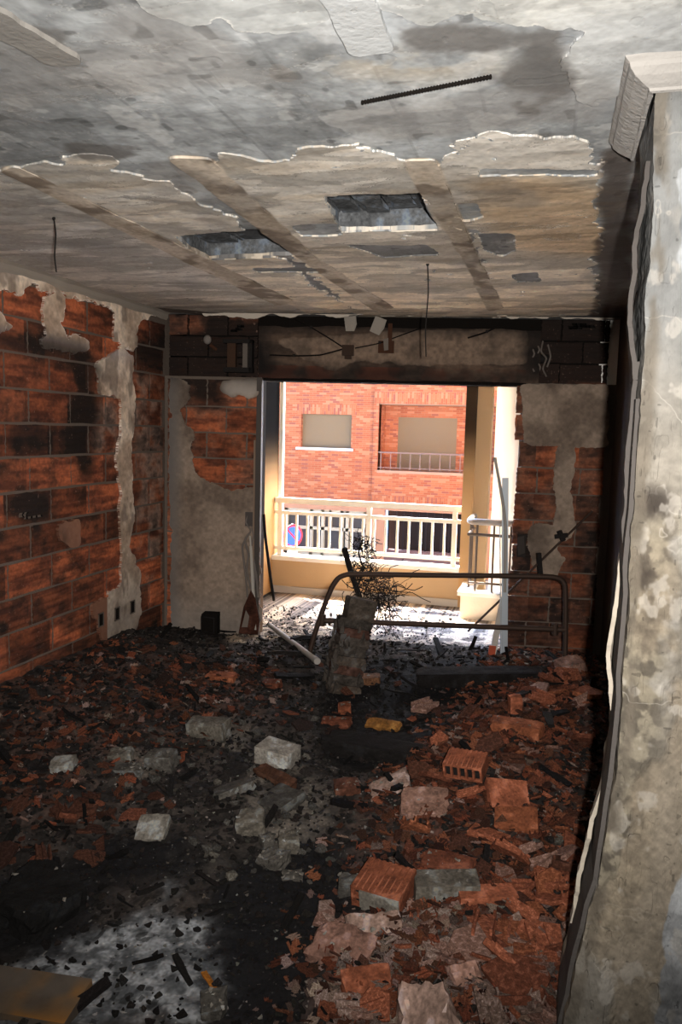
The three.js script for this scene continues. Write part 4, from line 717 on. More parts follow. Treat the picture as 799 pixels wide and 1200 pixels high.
  chunk(296, 968, [0.15, 0.08, 0.11], greyMs[0], 'broad beige lump at the back of the cluster on the black ash', 'mortar_lump', 'lump', 0.2, 22, [0.15, 0.1], true, 0.24);
  chunk(344, 1029, [0.09, 0.04, 0.06], greyMs[1], 'small rounded grey lump in front of the cluster on the black ash', 'mortar_lump', 'lump', 0.2, 23, [0.15, 0.1], true, 0.24);
  chunk(412, 1045, [0.10, 0.09, 0.06], greyMs[2], 'dark grey lump against the left side of the grooved brick', 'mortar_lump', 'lump', 0.2, 24, [0.15, 0.1], true, 0.24);
  chunk(325, 916, [0.26, 0.06, 0.07], clay(0x5b3c2c), 'brown scorched curved board in front of the pale concrete block', 'scorched_board', 'board', -0.45, 25, [0.3, -0.1], false, 0.15);
  chunk(275, 928, [0.12, 0.05, 0.2], greyMs[1], 'long grey slab lying left of the scorched curved board', 'plaster_slab', 'slab', -0.8, 26, [0.2, 0.2], false);
  chunk(330, 940, [0.2, 0.05, 0.18], greyMs[2], 'grey slab sloping in front of the scorched curved board', 'plaster_slab', 'slab', -0.5, 27, [0.2, 0.1], false);
  chunk(440, 888, [0.62, 0.10, 0.16], charMs[0], 'long black charred beam in the middle of the room', 'charred_beam', 'beam', -0.05, 28, [0.1, -0.03], false, 0.12);
  chunk(470, 872, [0.40, 0.06, 0.10], charMs[2], 'short black charred beam behind the long one', 'charred_beam', 'beam', 0.3, 29, [0.1, 0.1], false, 0.15);
  chunk(560, 800, [0.9, 0.10, 0.14], charMs[0], 'black charred board lying across the far right of the rubble', 'charred_board', 'board', 0.22, 30, [0.1, 0.05], false, 0.12);
  chunk(450, 852, [0.26, 0.055, 0.08], clay(0xb07a3e), 'curved yellowish tile piece above the black charred beam', 'roof_tile', 'tile', -0.05, 31, [0.4, 0], false, 0.16);
  chunk(36, 1175, [0.34, 0.05, 0.17], std({ map: tex(256, 256, (u, v) => { const a = fbm(u * 3, v * 3, 4, 7), b = fbm(u * 14, v * 14, 4, 17); let c = mix3(c8(60, 54, 48), c8(88, 80, 72), b); c = mix3(c, c8(150, 98, 40), 0.85 * sstep(0.52, 0.66, a - 0.02)); return c; }, true, true), bumpMap: bump1, bumpScale: 0.004 }), 'scorched slab with yellow edges lying in the ash at the bottom corner', 'scorched_slab', 'slab', 0.06, 32, [0.1, 0.03], false, 0.03);
  chunk(45, 1068, [0.36, 0.11, 0.26], charMs[2], 'black charred lump with white flecks at the left of the pale ash', 'charred_lump', 'lump', -0.3, 33, [0.05, -0.15], true, 0.2);
  chunk(245, 1150, [0.10, 0.02, 0.02], clay(0xb9742a), 'thin orange wood splinter on the ash', 'wood_splinter', 'splinter', -0.7, 34, [0, -0.1], false);
  chunk(250, 1185, [0.10, 0.06, 0.09], greyMs[2], 'dusty brown lump below the orange splinter', 'mortar_lump', 'lump', 0.4, 35, [0.15, 0.1], true, 0.24);
  chunk(500, 1195, [0.22, 0.09, 0.18], dustM[2], 'large pink dusted brick face in the front of the rubble', 'brick_slab', 'brick', 0.3, 36, [0.55, 0.2], false, 0.3);
  chunk(545, 1150, [0.12, 0.05, 0.12], dustM[0], 'pink brick piece standing behind the large pink one', 'brick_piece', 'brick', 0.6, 37, [0.8, 0.2], false, 0.25);
  chunk(430, 1155, [0.17, 0.035, 0.09], redM[1], 'curled red brick strip in front of the dusted slabs', 'brick_strip', 'brick', 0.4, 38, [0.3, 0.1], false);
  chunk(400, 1112, [0.28, 0.06, 0.16], dustM[1], 'wide dusted slab of brick and mortar in front of the grooved brick', 'brick_slab', 'brick', -0.15, 39, [0.3, -0.1], true, 0.25);
  chunk(440, 1090, [0.26, 0.04, 0.14], dustM[2], 'pale dusted brick sheet lying on the wide dusted slab', 'brick_slab', 'brick', 0.3, 40, [0.25, 0.1], true, 0.22);
  chunk(670, 785, [0.20, 0.10, 0.16], dustM[0], 'dusty brick corner lying under the right leg of the bed frame', 'brick_piece', 'brick', 0.4, 41, [0.1, 0.2]);
  chunk(260, 795, [0.22, 0.05, 0.09], redM[3], 'red slab of brick in the left rubble before the pipe', 'brick_slab', 'brick', 0.1, 42, [0.15, 0.05], false);
  chunk(320, 803, [0.14, 0.06, 0.09], redM[2], 'dull red block in front of the lower pipe end', 'brick_piece', 'brick', -0.1, 43);
  chunk(435, 800, [0.13, 0.07, 0.09], clay(0x8a6248), 'brownish crumbling brick right of the leaning stump', 'brick_piece', 'brick', 0.2, 44);
  chunk(404, 835, [0.09, 0.07, 0.08], redM[1], 'small cube of red brick before the leaning stump', 'brick_piece', 'brick', 0.3, 45);
  chunk(395, 848, [0.20, 0.05, 0.08], redM[2], 'flat red brick left of the yellowish tile piece', 'brick_piece', 'brick', 0, 46);
  chunk(407, 927, [0.13, 0.06, 0.10], redM[4], 'lone dark red brick between the black beam and the dusty slab', 'brick_piece', 'brick', 0.4, 47);
}
// ---- the crowd of fragments
{
  const R = rng(4321);
  const pix = (x0, y0, x1, y1) => { const p = ground(mix(x0, x1, R()), mix(y0, y1, R())); return [p.x, p.z]; };
  const inRoom = (x, z) => { const w = V(x, 0, z).sub(BACK.o).dot(BACK.n); return x > -2.93 && x < 0.42 && w > 0.08 && (z < -2.4 || x < 0.10); };
  const TONE = new Map([[redM[0], 'light orange red'], [redM[1], 'brick red'], [redM[2], 'dull red'], [redM[3], 'warm orange'], [redM[4], 'dark brown red'], [dustM[0], 'dusty pink'], [dustM[1], 'dusty brown'], [dustM[2], 'pale dusty pink'], [dustM[3], 'grey brown'], [greyMs[0], 'beige grey'], [greyMs[1], 'mid grey'], [greyMs[2], 'dark grey'], [greyMs[3], 'light grey'], [charMs[0], 'black'], [charMs[1], 'charcoal'], [charMs[2], 'jet black'], [charMs[3], 'soot brown'], [paleMs[0], 'pale'], [paleMs[1], 'dull pale']]);
  const sooty = [['sooty rust', 0x5f3a2c], ['sooty brown', 0x4a2f26], ['blackened brown', 0x3c2a24], ['dim brown', 0x54362a]].map(([n, h]) => { const m = clay(h); TONE.set(m, n); return m; });
  // zones: [pixel box, where it lies]; every tone and size of a zone is told apart in the label
  const put = (n, zones, stock, ms, name, what, cat, s0, s1, tilt, lift, sy = 1) => { let made = 0; for (let t = 0; t < n * 12 && made < n; t++) { const [b, where] = zones[Math.floor(R() * zones.length)], [x, z] = pix(...b), s = mix(s0, s1, Math.pow(R(), 1.7)); if (!inRoom(x, z) || !free(x, z, s * 0.28)) continue; const m = ms[Math.floor(R() * ms.length)], size = s > mix(s0, s1, 0.55) ? 'large' : s > mix(s0, s1, 0.2) ? 'middling' : 'small', label = size + ' ' + TONE.get(m) + ' ' + what + ' ' + where; drop(stock[Math.floor(R() * stock.length)], m, name, label, cat, label, x, z, s, R, tilt, lift, sy); made++; } };
  put(150, [[[470, 830, 690, 925], 'around the brick with open cells'], [[440, 925, 690, 1000], 'between the orange tiles and the grooved brick'], [[560, 1000, 690, 1110], 'beside the shadowed foot of the near wall'], [[500, 1110, 690, 1190], 'at the front right of the rubble'], [[380, 1075, 500, 1190], 'in front of the grooved brick'], [[560, 790, 690, 830], 'near the right leg of the bed frame']], shards, [...redM, ...redM, dustM[0], dustM[1]], 'brick_shard', 'shard of hollow brick', 'brick shard', 0.07, 0.22, 0.6, 0.35);
  put(70, [[[370, 1070, 530, 1200], 'around the dusted slabs'], [[530, 1080, 680, 1200], 'by the near wall at the front']], shards, [...dustM, redM[2]], 'dusted_shard', 'mortar coated brick shard', 'brick shard', 0.05, 0.16, 0.5, 0.3);
  put(105, [[[0, 790, 160, 880], 'at the foot of the left wall'], [[160, 760, 330, 840], 'before the left plaster pier'], [[0, 870, 230, 970], 'around the grey blocks on the left'], [[300, 780, 480, 860], 'before the leaning stump'], [[0, 940, 130, 1010], 'behind the charred lump on the left']], shards, [redM[2], redM[4], redM[4], ...sooty], 'brick_shard', 'brick shard', 'brick shard', 0.05, 0.16, 0.45, 0.3);
  put(90, [[[130, 840, 300, 930], 'among the line of grey lumps'], [[290, 840, 390, 960], 'around the pale concrete block'], [[220, 930, 400, 1040], 'around the lumps on the black ash'], [[600, 960, 690, 1150], 'by the foot of the near wall']], lumps, [greyMs[0], greyMs[1], greyMs[2], charMs[3]], 'mortar_lump', 'loose mortar lump', 'lump', 0.04, 0.12, 0.3, 0.5);
  put(90, [[[500, 770, 640, 880], 'before the charred board'], [[360, 760, 500, 880], 'around the leaning stump'], [[250, 735, 360, 820], 'around the pale pipe'], [[60, 750, 260, 800], 'along the left wall'], [[480, 750, 690, 790], 'under the bed frame']], lumps, [charMs[0], charMs[1], charMs[3], charMs[2], greyMs[2]], 'charred_lump', 'burnt lump', 'charred lump', 0.04, 0.13, 0.3, 0.4);
  put(34, [[[430, 760, 660, 860], 'in front of the bed frame'], [[240, 750, 400, 800], 'around the pale pipe']], splinters, charMs, 'charred_splinter', 'splinter of charred wood', 'splinter', 0.10, 0.34, 0.25, 0.4, 0.6);
  put(80, [[[310, 722, 540, 748], 'in the light of the opening'], [[330, 706, 540, 728], 'on the edge of the balcony'], [[590, 755, 680, 785], 'under the right pier']], lumps, [...paleMs, greyMs[0], greyMs[3]], 'plaster_crumb', 'plaster crumb', 'plaster crumb', 0.03, 0.08, 0.3, 0.4);
  // and what nobody could count
  const stuff = (geo, m, n, where, s0, s1, name, label, tint) => {
    const inst = new THREE.InstancedMesh(geo, m, n), o = new THREE.Object3D(), c = new THREE.Color(); let k = 0;
    for (let t = 0; t < n * 10 && k < n; t++) { const x = mix(-3.0, 0.44, R()), z = mix(-1.45, -7.4, R()); if (R() > where(x, z)) continue; const w = V(x, 0, z).sub(BACK.o), wn = w.dot(BACK.n), wu = w.dot(BACK.u); if (wn < 0.03 && wn > -TH - 0.04 && (wu < UO0 + 0.05 || wu > UO1) || (wn <= -TH - 0.04 && (x < -2.85 || x > -0.85 ))) continue; if (z > -2.45 && x > 0.1) continue; const s = mix(s0, s1, Math.pow(R(), 2.2)); o.position.set(x, H(x, z) + s * 0.16, z); o.rotation.set((R() - 0.5) * 1.4, R() * 6.28, (R() - 0.5) * 1.4); o.scale.set(s, s * (0.5 + 0.5 * R()), s); o.updateMatrix(); inst.setMatrixAt(k, o.matrix); const q = 0.28 + 0.92 * R(), hu = 0.85 + 0.3 * R(); inst.setColorAt(k, c.setRGB(q, q * hu, q * hu * (0.9 + 0.2 * R()))); k++; }
    inst.count = k; inst.name = numbered(name); inst.castShadow = inst.receiveShadow = true; scene.add(inst); inst.userData = { kind: 'stuff', label, category: 'rubble' };
  };
  const r = (x, z) => clamp(aRedR.get(x, -z) * 1.0 + 0.3 * aRedL.get(x, -z)), bl = (x, z) => clamp(aBlack.get(x, -z) + aAsh.get(x, -z));
  stuff(shards[0], redM[1], 2600, (x, z) => r(x, z), 0.02, 0.085, 'brick_rubble', 'small red brick chips strewn through the heap at the right');
  stuff(shards[5], redM[4], 3200, (x, z) => r(x, z), 0.02, 0.08, 'brick_rubble', 'small brown red brick chips strewn through the rubble');
  stuff(shards[9], dustM[2], 3400, (x, z) => clamp(aPink.get(x, -z)) + 0.15 * r(x, z), 0.015, 0.07, 'brick_rubble', 'pinkish dusted chips strewn through the front rubble');
  stuff(lumps[0], greyMs[2], 3600, (x, z) => 0.15 + 0.25 * aRedR.get(x, -z) + 0.6 * aGrey.get(x, -z) + 0.5 * aPale.get(x, -z) - 0.12 * bl(x, z), 0.012, 0.05, 'mortar_rubble', 'grey mortar crumbs strewn over the floor');
  stuff(lumps[8], charMs[3], 4200, (x, z) => z < -5.9 ? 0.04 : 0.4 + 0.4 * aRedL.get(x, -z) - 0.35 * aPale.get(x, -z) - 0.35 * aAsh.get(x, -z), 0.02, 0.075, 'char_rubble', 'dull black charred lumps strewn over the floor');
  stuff(lumps[3], charMs[1], 6500, (x, z) => z < -5.9 ? 0.06 : 0.5 - 0.35 * aPale.get(x, -z) - 0.3 * aAsh.get(x, -z), 0.015, 0.065, 'char_rubble', 'black charred crumbs strewn over the floor');
  stuff(splinters[2], charMs[0], 220, (x, z) => z < -5.9 ? 0.03 : 0.25 + 0.5 * aMid.get(x, -z), 0.06, 0.2, 'char_rubble', 'thin charred bits of wood strewn over the floor');
  stuff(lumps[9], greyMs[3], 1600, (x, z) => aPink.get(x, -z), 0.015, 0.05, 'mortar_rubble', 'pale dusty mortar crumbs strewn through the front rubble');
  stuff(lumps[6], paleMs[0], 2600, (x, z) => 0.12 + 0.15 * aRedR.get(x, -z) + 0.12 * aAsh.get(x, -z) + 0.7 * aPale.get(x, -z) + 0.3 * aPink.get(x, -z), 0.008, 0.032, 'plaster_rubble', 'white plaster crumbs strewn over the floor');
}
// ================================================================ the things that still stand or hang
const G = (px, py) => ground(px, py);
const tubeM = std({ color: 0x3b2c24, roughness: 0.65, metalness: 0.5, bumpMap: bump1, bumpScale: 0.002 }), charM = std({ color: 0x1d1a19, roughness: 0.85, bumpMap: bump1, bumpScale: 0.008 }), greyM = std({ color: 0x8d949c, roughness: 0.55, metalness: 0.3, bumpMap: bump1, bumpScale: 0.002 }), pipeM = std({ color: 0x8f8b86, roughness: 0.7 }), paleM = std({ color: 0xa9a49c, roughness: 0.8, bumpMap: bump1, bumpScale: 0.004 }), rustM = std({ color: 0x3f281c, roughness: 0.9, bumpMap: bump1, bumpScale: 0.004 });
{ // burnt bed frame: a bent tube with a cross bar
  const A = G(362, 772), B = G(662, 772), n = V(B.z - A.z, 0, A.x - B.x).normalize(); if (n.z < 0) n.negate(); n.y = 0.0; const c = n.dot(A), P = (x, y) => hit(x, y, n, c).toArray();
  thing('bed_frame', 'bent rusty tube bed frame standing across the rubble in front of the opening', 'bed frame', [
    ['bent_tube', tube([P(360, 776), P(368, 745), P(380, 710), P(389, 688), P(397, 677), P(408, 673), P(430, 673), P(500, 674), P(600, 675), P(645, 676), P(657, 679), P(662, 687), P(662.5, 720), P(662, 776)], 0.019, 110, 10), tubeM],
    ['cross_bar', rod(V(...P(377, 727)), V(...P(662, 738)), 0.020), tubeM],
    ['joint_clamp', rod(V(...P(650, 731)), V(...P(650, 744)), 0.025), tubeM], ['joint_clamp', rod(V(...P(378, 720)), V(...P(377, 733)), 0.025), tubeM]]);
}
{ // charred pole leaning behind the brick stump
  const A = G(432, 742), d = A.z; const a = V(A.x, A.y, A.z), b = onZ(404, 645, A.z + 0.12);
  thing('charred_pole', 'short charred pole leaning up behind the fallen brick stump', 'pole', [['shaft', tube([a, a.clone().lerp(b, 0.4).add(V(0.012, 0, 0)), a.clone().lerp(b, 0.75), b], 0.026, 20, 9), charM], ['tip', boxUV(new THREE.SphereGeometry(0.03, 10, 8).translate(b.x, b.y, b.z)), charM]]);
}
{ // burnt wiry plant / wire tangle
  const base = G(425, 748), s = [], R = rng(91), z = base.z;
  const P = (x, y, dz) => onZ(x, y, z + dz);
  const stemPts = [base, P(424, 710, 0.02), P(418, 690, -0.02), P(426, 668, 0), P(420, 648, 0.02), P(425, 632, 0)];
  const branches = [];
  for (let k = 0; k < 330; k++) {
    const t = R(), a = R() * 6.28; let p; 
    if (t < 0.5) p = P(413 + 26 * R(), 628 + 52 * R(), (R() - 0.5) * 0.2); else p = P(416 + 45 * R(), 676 + 48 * R(), (R() - 0.5) * 0.3);
    const pts = [p.clone()]; const out = t < 0.5 ? 0.1 : 0.24, d = V((R() - (t < 0.5 ? 0.55 : 0.25)) , (R() - 0.55) * 0.9, R() - 0.5).normalize();
    const L = out * (0.5 + R()); for (let m = 1; m <= 4; m++) { d.x += (R() - 0.5) * 1.6; d.y += (R() - 0.5) * 1.6 - 0.06; d.z += (R() - 0.5) * 1.6; d.normalize(); p = p.clone().addScaledVector(d, L / 4); pts.push(p); }
    branches.push(tube(pts, 0.0020 + 0.0022 * R(), 8, 4));
  }
  for (let k = 0; k < 160; k++) { const p = R() < 0.5 ? P(413 + 26 * R(), 630 + 55 * R(), (R() - 0.5) * 0.2) : P(416 + 40 * R() , 676 + 40 * R(), (R() - 0.5) * 0.25), g = new THREE.TetrahedronGeometry(0.008 + 0.012 * R()); g.rotateX(R() * 6); g.rotateY(R() * 6); g.scale(1, 0.5, 1); g.translate(p.x, p.y, p.z); branches.push(boxUV(g)); }
  thing('burnt_plant', 'burnt wiry plant with a tangle of black twigs beside the charred pole', 'plant', [['stem', tube(stemPts, 0.009, 24, 6), charM], ['twigs', merge(branches), charM]]);
}
{ // fallen stump of brickwork: courses of hollow bricks under grey mortar
  const a = G(400, 806), b = onZ(421, 700, a.z - 0.10), ax = b.clone().sub(a), L = ax.length(), q = new THREE.Quaternion().setFromUnitVectors(V(0, 1, 0), ax.clone().normalize()).multiply(new THREE.Quaternion().setFromAxisAngle(V(0, 1, 0), 0.45)), R = rng(8), parts = [];
  const put = g => g.applyQuaternion(q).translate(a.x, a.y - 0.03, a.z);
  const mortar = std({ color: 0x5a534d, bumpMap: bump1, bumpScale: 0.012, map: rep(clayTile, 1.5) });
  const n = 8, h = L * 0.82 / n, tones = [0x5f544b, 0x57504a, 0x665d56, 0x60443a].map(c => std({ color: c, map: rep(clayTile, 2), bumpMap: bump1, bumpScale: 0.01 }));
  for (let k = 0; k < n; k++) {                     // ragged courses
    const w = 0.215 + 0.02 * (R() - 0.5), d = 0.16 + 0.02 * (R() - 0.5), g = new THREE.BoxGeometry(w, h * 0.98, d, 9, 4, 7), p = g.attributes.position, ox = 0.022 * (R() - 0.5), oz = 0.02 * (R() - 0.5);
    for (let i = 0; i < p.count; i++) { const x = p.getX(i), y = p.getY(i), z = p.getZ(i), q = 0.030 * (fbm(x * 22 + k * 5 + z * 9, y * 26 + z * 17, 3, 61) - 0.5), e = Math.abs(y) > h * 0.4 ? 0.93 : 1; p.setXYZ(i, (x + Math.sign(x) * q) * e + ox, y + h * (k + 0.5) + 0.5 * q, (z + Math.sign(z) * q) * e + oz); }
    const f = g.toNonIndexed(); f.computeVertexNormals(); parts.push([k % 3 === 1 ? 'brick' : 'mortar_course', boxUV(put(f)), tones[k % 4 === 2 ? 3 : k % 3]]);
  }
  { const w = 0.17, d = 0.14, hh = L * 0.2, sh = new THREE.Shape(), teeth = 5; sh.moveTo(-w / 2, d / 2); for (let m = 0; m < teeth; m++) { const x0 = -w / 2 + w * m / teeth, x1 = x0 + w / teeth; sh.lineTo(x0 + 0.003, d / 2 + 0.006); sh.lineTo(x1 - 0.012, d / 2 + 0.006); sh.lineTo(x1 - 0.006, d / 2 - 0.004); } sh.lineTo(w / 2, d / 2); sh.lineTo(w / 2 + 0.004, 0); sh.lineTo(w / 2, -d / 2); sh.lineTo(-w / 2, -d / 2); sh.lineTo(-w / 2 - 0.004, 0); sh.closePath();
    const g = new THREE.ExtrudeGeometry(sh, { depth: hh, bevelEnabled: true, bevelThickness: 0.012, bevelSize: 0.01, bevelSegments: 2 }); g.rotateX(-Math.PI / 2); g.translate(0.012, L * 0.82, 0);
    parts.push(['grooved_brick', boxUV(put(g)), std({ color: 0x5f554c, map: rep(clayTile, 2), bumpMap: bump1, bumpScale: 0.008 }), 'paler grooved hollow brick on top']); }
  const clumps = []; for (let k = 0; k < 70; k++) { const pts = [], cx = (R() < 0.6 ? -0.108 : 0.10 * (R() - 0.5) * 2), cz = R() < 0.6 ? 0.082 : -0.08, cy = R() * L * 0.8, s = 0.02 + 0.03 * R(); for (let m = 0; m < 10; m++) pts.push(V(cx + s * (R() - 0.5) * 1.2, cy + s * (R() - 0.5) * 2, cz + s * (R() - 0.5))); clumps.push(boxUV(new ConvexGeometry(pts))); }
  parts.push(['mortar_crust', put(merge(clumps)), mortar]);
  thing('brickwork_stump', 'leaning stump of fallen brickwork under grey mortar in the middle of the rubble', 'rubble', parts);
}
{ const a = G(316, 742).add(V(0, 0.07, 0)), b = G(370, 792).add(V(0, 0.11, 0)), d = b.clone().sub(a).normalize();
  thing('plastic_pipe', 'pale grey pipe lying on the rubble in front of the opening', 'pipe', [['tube', rod(a, b, 0.020, 14), pipeM], ['socket_end', rod(b.clone().addScaledVector(d, -0.05), b.clone().addScaledVector(d, 0.025), 0.024, 14), pipeM]]); }
{ // two pale strips standing at the right edge of the opening
  const a = G(591, 766), z = a.z, m = std({ color: 0x9aa2aa, roughness: 0.5, metalness: 0.2 });
  const b = onZ(592, 560, z), c0 = onZ(592, 615, z + 0.02), c1 = onZ(580, 538, z + 0.02);
  thing('window_profile', 'tall pale metal window profile standing upright at the right edge of the opening', 'metal strip', [['channel_web', bar(a, b, 0.046, 0.012), m], ['channel_lip', bar(a.clone().add(V(-0.026, 0, 0.012)), b.clone().add(V(-0.022, -0.35, 0.012)), 0.006, 0.03), m]]);
  thing('bent_profile', 'thin bent strip leaning outwards beside the tall pale window profile', 'metal strip', [['strip', tube([c0.clone().add(V(0.02, -0.5, 0)), c0, c0.clone().lerp(c1, 0.5).add(V(0.006, 0, 0)), c1], 0.012, 24, 6), std({ color: 0x8f8a84, roughness: 0.6 })], ['torn_end', boxUV(new THREE.TetrahedronGeometry(0.022).translate(c1.x, c1.y, c1.z)), std({ color: 0x8f8a84, roughness: 0.6 })]]);
  const d0 = G(585, 766).add(V(0, -0.02, 0.05)), d1 = onZ(590, 700, d0.z - 0.1);
  thing('broken_board', 'short white and red broken board leaning at the foot of the window profile', 'board', [['board', bar(d0.clone().add(V(-0.05, 0, 0)), d1, 0.045, 0.015, 0.3), paleM], ['red_edge', bar(d0.clone().add(V(-0.055, 0, 0.012)), d0.clone().add(V(-0.048, 0.09, 0.006)), 0.05, 0.012, 0.3), std({ color: 0x9c4a34 })]]);
}
{ // rod with two clamps leaning against the right pier
  const f = h => BACK.n.dot(BACK.o) + h, P = (x, y, h) => hit(x, y, BACK.n, f(h)), a = P(548, 740, 0.28), b = P(694, 599, 0.035), cl = (x, y, x2, y2, h) => bar(P(x, y, h), P(x2, y2, h), 0.035, 0.03);
  thing('tripod_arm', 'dark diagonal rod with two clamps leaning against the brick pier at the right', 'rod', [['rod', rod(a, b, 0.009), tubeM], ['clamp', cl(631, 648, 633, 673, 0.15), charM], ['clamp', merge([cl(655, 622, 660, 634, 0.10), cl(650, 629, 665, 627, 0.10)]), charM]]);
}
{ // left edge: strips, cables, black box
  const P = (x, y, h) => hit(x, y, BACK.n, BACK.n.dot(BACK.o) + h);
  thing('pale_batten', 'thin pale batten leaning against the left edge of the opening', 'batten', [['batten', bar(P(299, 738, 0.07), P(294, 640, 0.03), 0.022, 0.012), paleM], ['splintered_end', bar(P(294, 640, 0.03), P(293, 628, 0.03), 0.012, 0.010), paleM]]);
  thing('curved_stick', 'two dark curved sticks leaning in the left side of the opening', 'stick', [['stick', tube([P(321, 704, -0.22), P(316, 670, -0.2), P(311, 630, -0.16), P(309, 603, -0.12)], 0.012, 20, 6), charM], ['side_stick', tube([P(317, 672, -0.2), P(313, 640, -0.2), P(309, 618, -0.18)], 0.007, 14, 6), charM]]);
  const cab = []; for (const s of ['292,600 288,612 294,622 287,632 291,650 289,668 294,690', '295,612 297,630 293,650 300,672 302,700', '290,628 284,640 286,660 288,676 290,700', '296,650 299,668 297,690']) cab.push(tube(s.split(' ').map((q, k) => P(...q.split(',').map(Number), 0.02 + 0.006 * (k % 2))), 0.008, 30, 6));
  thing('cable_bundle', 'scorched cables hanging from the plaster left of the opening', 'cables', [['cables', merge(cab), std({ color: 0x6b6460, roughness: 0.8 })], ['junction_box', fboxP(288, 600, 297, 616, 0.0, 0.03), std({ color: 0x4a4543 })]]);
  const g = G(247, 742); g.copy(P(247, 742, 0.12));
  const bx = [], w = 0.125; bx.push(fbox2(g, w, 0.17, 0.11));
  thing('black_box', 'small square black burnt box at the foot of the left plaster pier', 'box', [['case', bx[0], sootMat], ['rim', merge([boxUV(new THREE.TorusGeometry(w * 0.68, 0.008, 4, 4).rotateZ(Math.PI / 4).rotateY(-0.17).translate(g.x, g.y + 0.085, g.z + 0.062))]), charM]]);
  const br = P(288, 690, 0.05); const R = rng(4), pts = []; for (const [x, y] of [[279, 742], [302, 742], [284, 710], [293, 690], [298, 700], [303, 725]]) for (const h of [0.01, 0.075]) pts.push(P(x + R() * 2, y + R() * 2, h));
  thing('broken_brick_wedge', 'broken red brick wedge standing at the lower left corner of the opening', 'brick', [['clay', boxUV(new ConvexGeometry(pts)), std({ color: 0x523024, map: rep(clayTile, 2), bumpMap: bump1, bumpScale: 0.008 })], ['mortar_smear', boxUV(new ConvexGeometry([[283, 735], [290, 735], [288, 715], [292, 722]].flatMap(([x, y]) => [P(x, y, 0.07), P(x, y, 0.085)]))), std({ color: 0x6d655e })]]);
}
function fboxP(x0, y0, x1, y1, h0, h1) { const a = uvp(BACK, x0, y1), b = uvp(BACK, x1, y0); return fbox(BACK, a[0], a[1], b[0], b[1], h0, h1); }
function fbox2(p, w, h, d) { const g = new THREE.BoxGeometry(w, h, d); g.rotateY(Math.atan2(0.17398, 0.98475)); g.translate(p.x, p.y + h / 2, p.z); return boxUV(g); }
{ // wall fittings
  const P = (x, y, h) => hit(x, y, BACK.n, BACK.n.dot(BACK.o) + h);
  const sock = (x, y, what) => { const [u, v] = uvp(LEFT, x, y), w = 0.034, h = 0.05, f = (a, b, c, d, e, g) => fbox(LEFT, u + a, v + b, u + c, v + d, e, g); thing('socket_box', what, 'socket', [['box_rim', merge([f(-w, -h, w, -h + 0.008, 0.013, 0.020), f(-w, h - 0.008, w, h, 0.013, 0.020), f(-w, -h, -w + 0.008, h, 0.013, 0.020), f(w - 0.008, -h, w, h, 0.013, 0.020)]), std({ color: 0x5b524b })], ['box_back', f(-w + 0.008, -h + 0.008, w - 0.008, h - 0.008, 0.013, 0.0165), sootMat]]); };
  sock(116, 726, 'burnt out black socket box low on the left wall, farthest from the corner of three'); sock(135, 719, 'burnt out black socket box low on the left wall, middle of three'); sock(153, 711, 'burnt out black socket box low on the left wall, closest to the corner of three');
  thing('switch_box', 'melted dark switch box on the inner edge of the right brick pier', 'switch', [['case', fboxP(605, 626, 616, 652, 0.0, 0.035), std({ color: 0x2a2624 })], ['melted_face', boxUV(new ConvexGeometry([[606, 630], [614, 628], [615, 648], [607, 651], [610, 640]].flatMap(([x, y], k) => [P(x, y, 0.035), P(x, y, 0.048 + 0.006 * (k % 2))]))), std({ color: 0x3a3532 })]]);
  const plug = (s, h, name, lab) => thing(name, lab, 'plaster chunk', [['chunk', boxUV(new ConvexGeometry(s.flatMap(([x, y], k) => [P(x, y, h), P(x, y, h + 0.02 + 0.008 * (k % 2))]))), std({ color: 0x8c867e, bumpMap: bump1, bumpScale: 0.008 })]]);
  plug([[403, 371], [417, 370], [418, 380], [415, 388], [411, 385], [405, 388]], 0.035, 'plaster_tag', 'small white plaster chunk on the beam, the squarer left one of two');
  plug([[440, 370], [453, 375], [450, 385], [444, 393], [433, 388]], 0.035, 'plaster_tag', 'small white plaster chunk on the beam, the tilted right one of two');
  const cable = (s, r, lab, h = 0.035) => thing('beam_cable', lab, 'cable', [['cable', tube(s.split(' ').map(q => P(...q.split(',').map(Number), h)), r, 40, 6), sootMat], ['clip', fboxP(+s.split(' ')[1].split(',')[0] - 1.5, +s.split(' ')[1].split(',')[1] - 1.5, +s.split(' ')[1].split(',')[0] + 1.5, +s.split(' ')[1].split(',')[1] + 1.5, h - 0.02, h + 0.008), charM]]);
  cable('345,373 365,384 385,396 402,407', 0.006, 'black cable slanting down to the anchor block on the beam from the upper left');
  cable('316,416 345,417 375,416 402,409', 0.006, 'black cable sagging along the beam to the anchor block from the left');
  cable('416,408 445,402 475,391 510,379', 0.005, 'black cable rising along the beam to the right of the anchor block');
  cable('548,396 570,389 592,378', 0.007, 'short thick black cable rising on the right part of the beam');
  thing('anchor_block', 'small brown anchor block on the beam where the black cables meet', 'block', [['block', fboxP(401, 405, 415, 417, 0.01, 0.05), std({ color: 0x362a23, bumpMap: bump1, bumpScale: 0.006 })], ['lower_tab', fboxP(404, 416, 412, 421, 0.01, 0.035), std({ color: 0x362a23 })]]);
  thing('rusty_bracket', 'rusty upright bracket on the beam beside the hanging wire', 'bracket', [['upright', fboxP(454, 380, 460, 412, 0.01, 0.05), rustM], ['foot', fboxP(443, 400, 462, 414, 0.005, 0.03), rustM], ['plaster_lump', boxUV(new ConvexGeometry([[449, 398], [455, 396], [455, 410], [450, 411]].flatMap(([x, y]) => [P(x, y, 0.03), P(x, y, 0.055)]))), std({ color: 0x6a635c })]]);
  const wd = std({ color: 0x3d2c22, bumpMap: bump1, bumpScale: 0.006 });
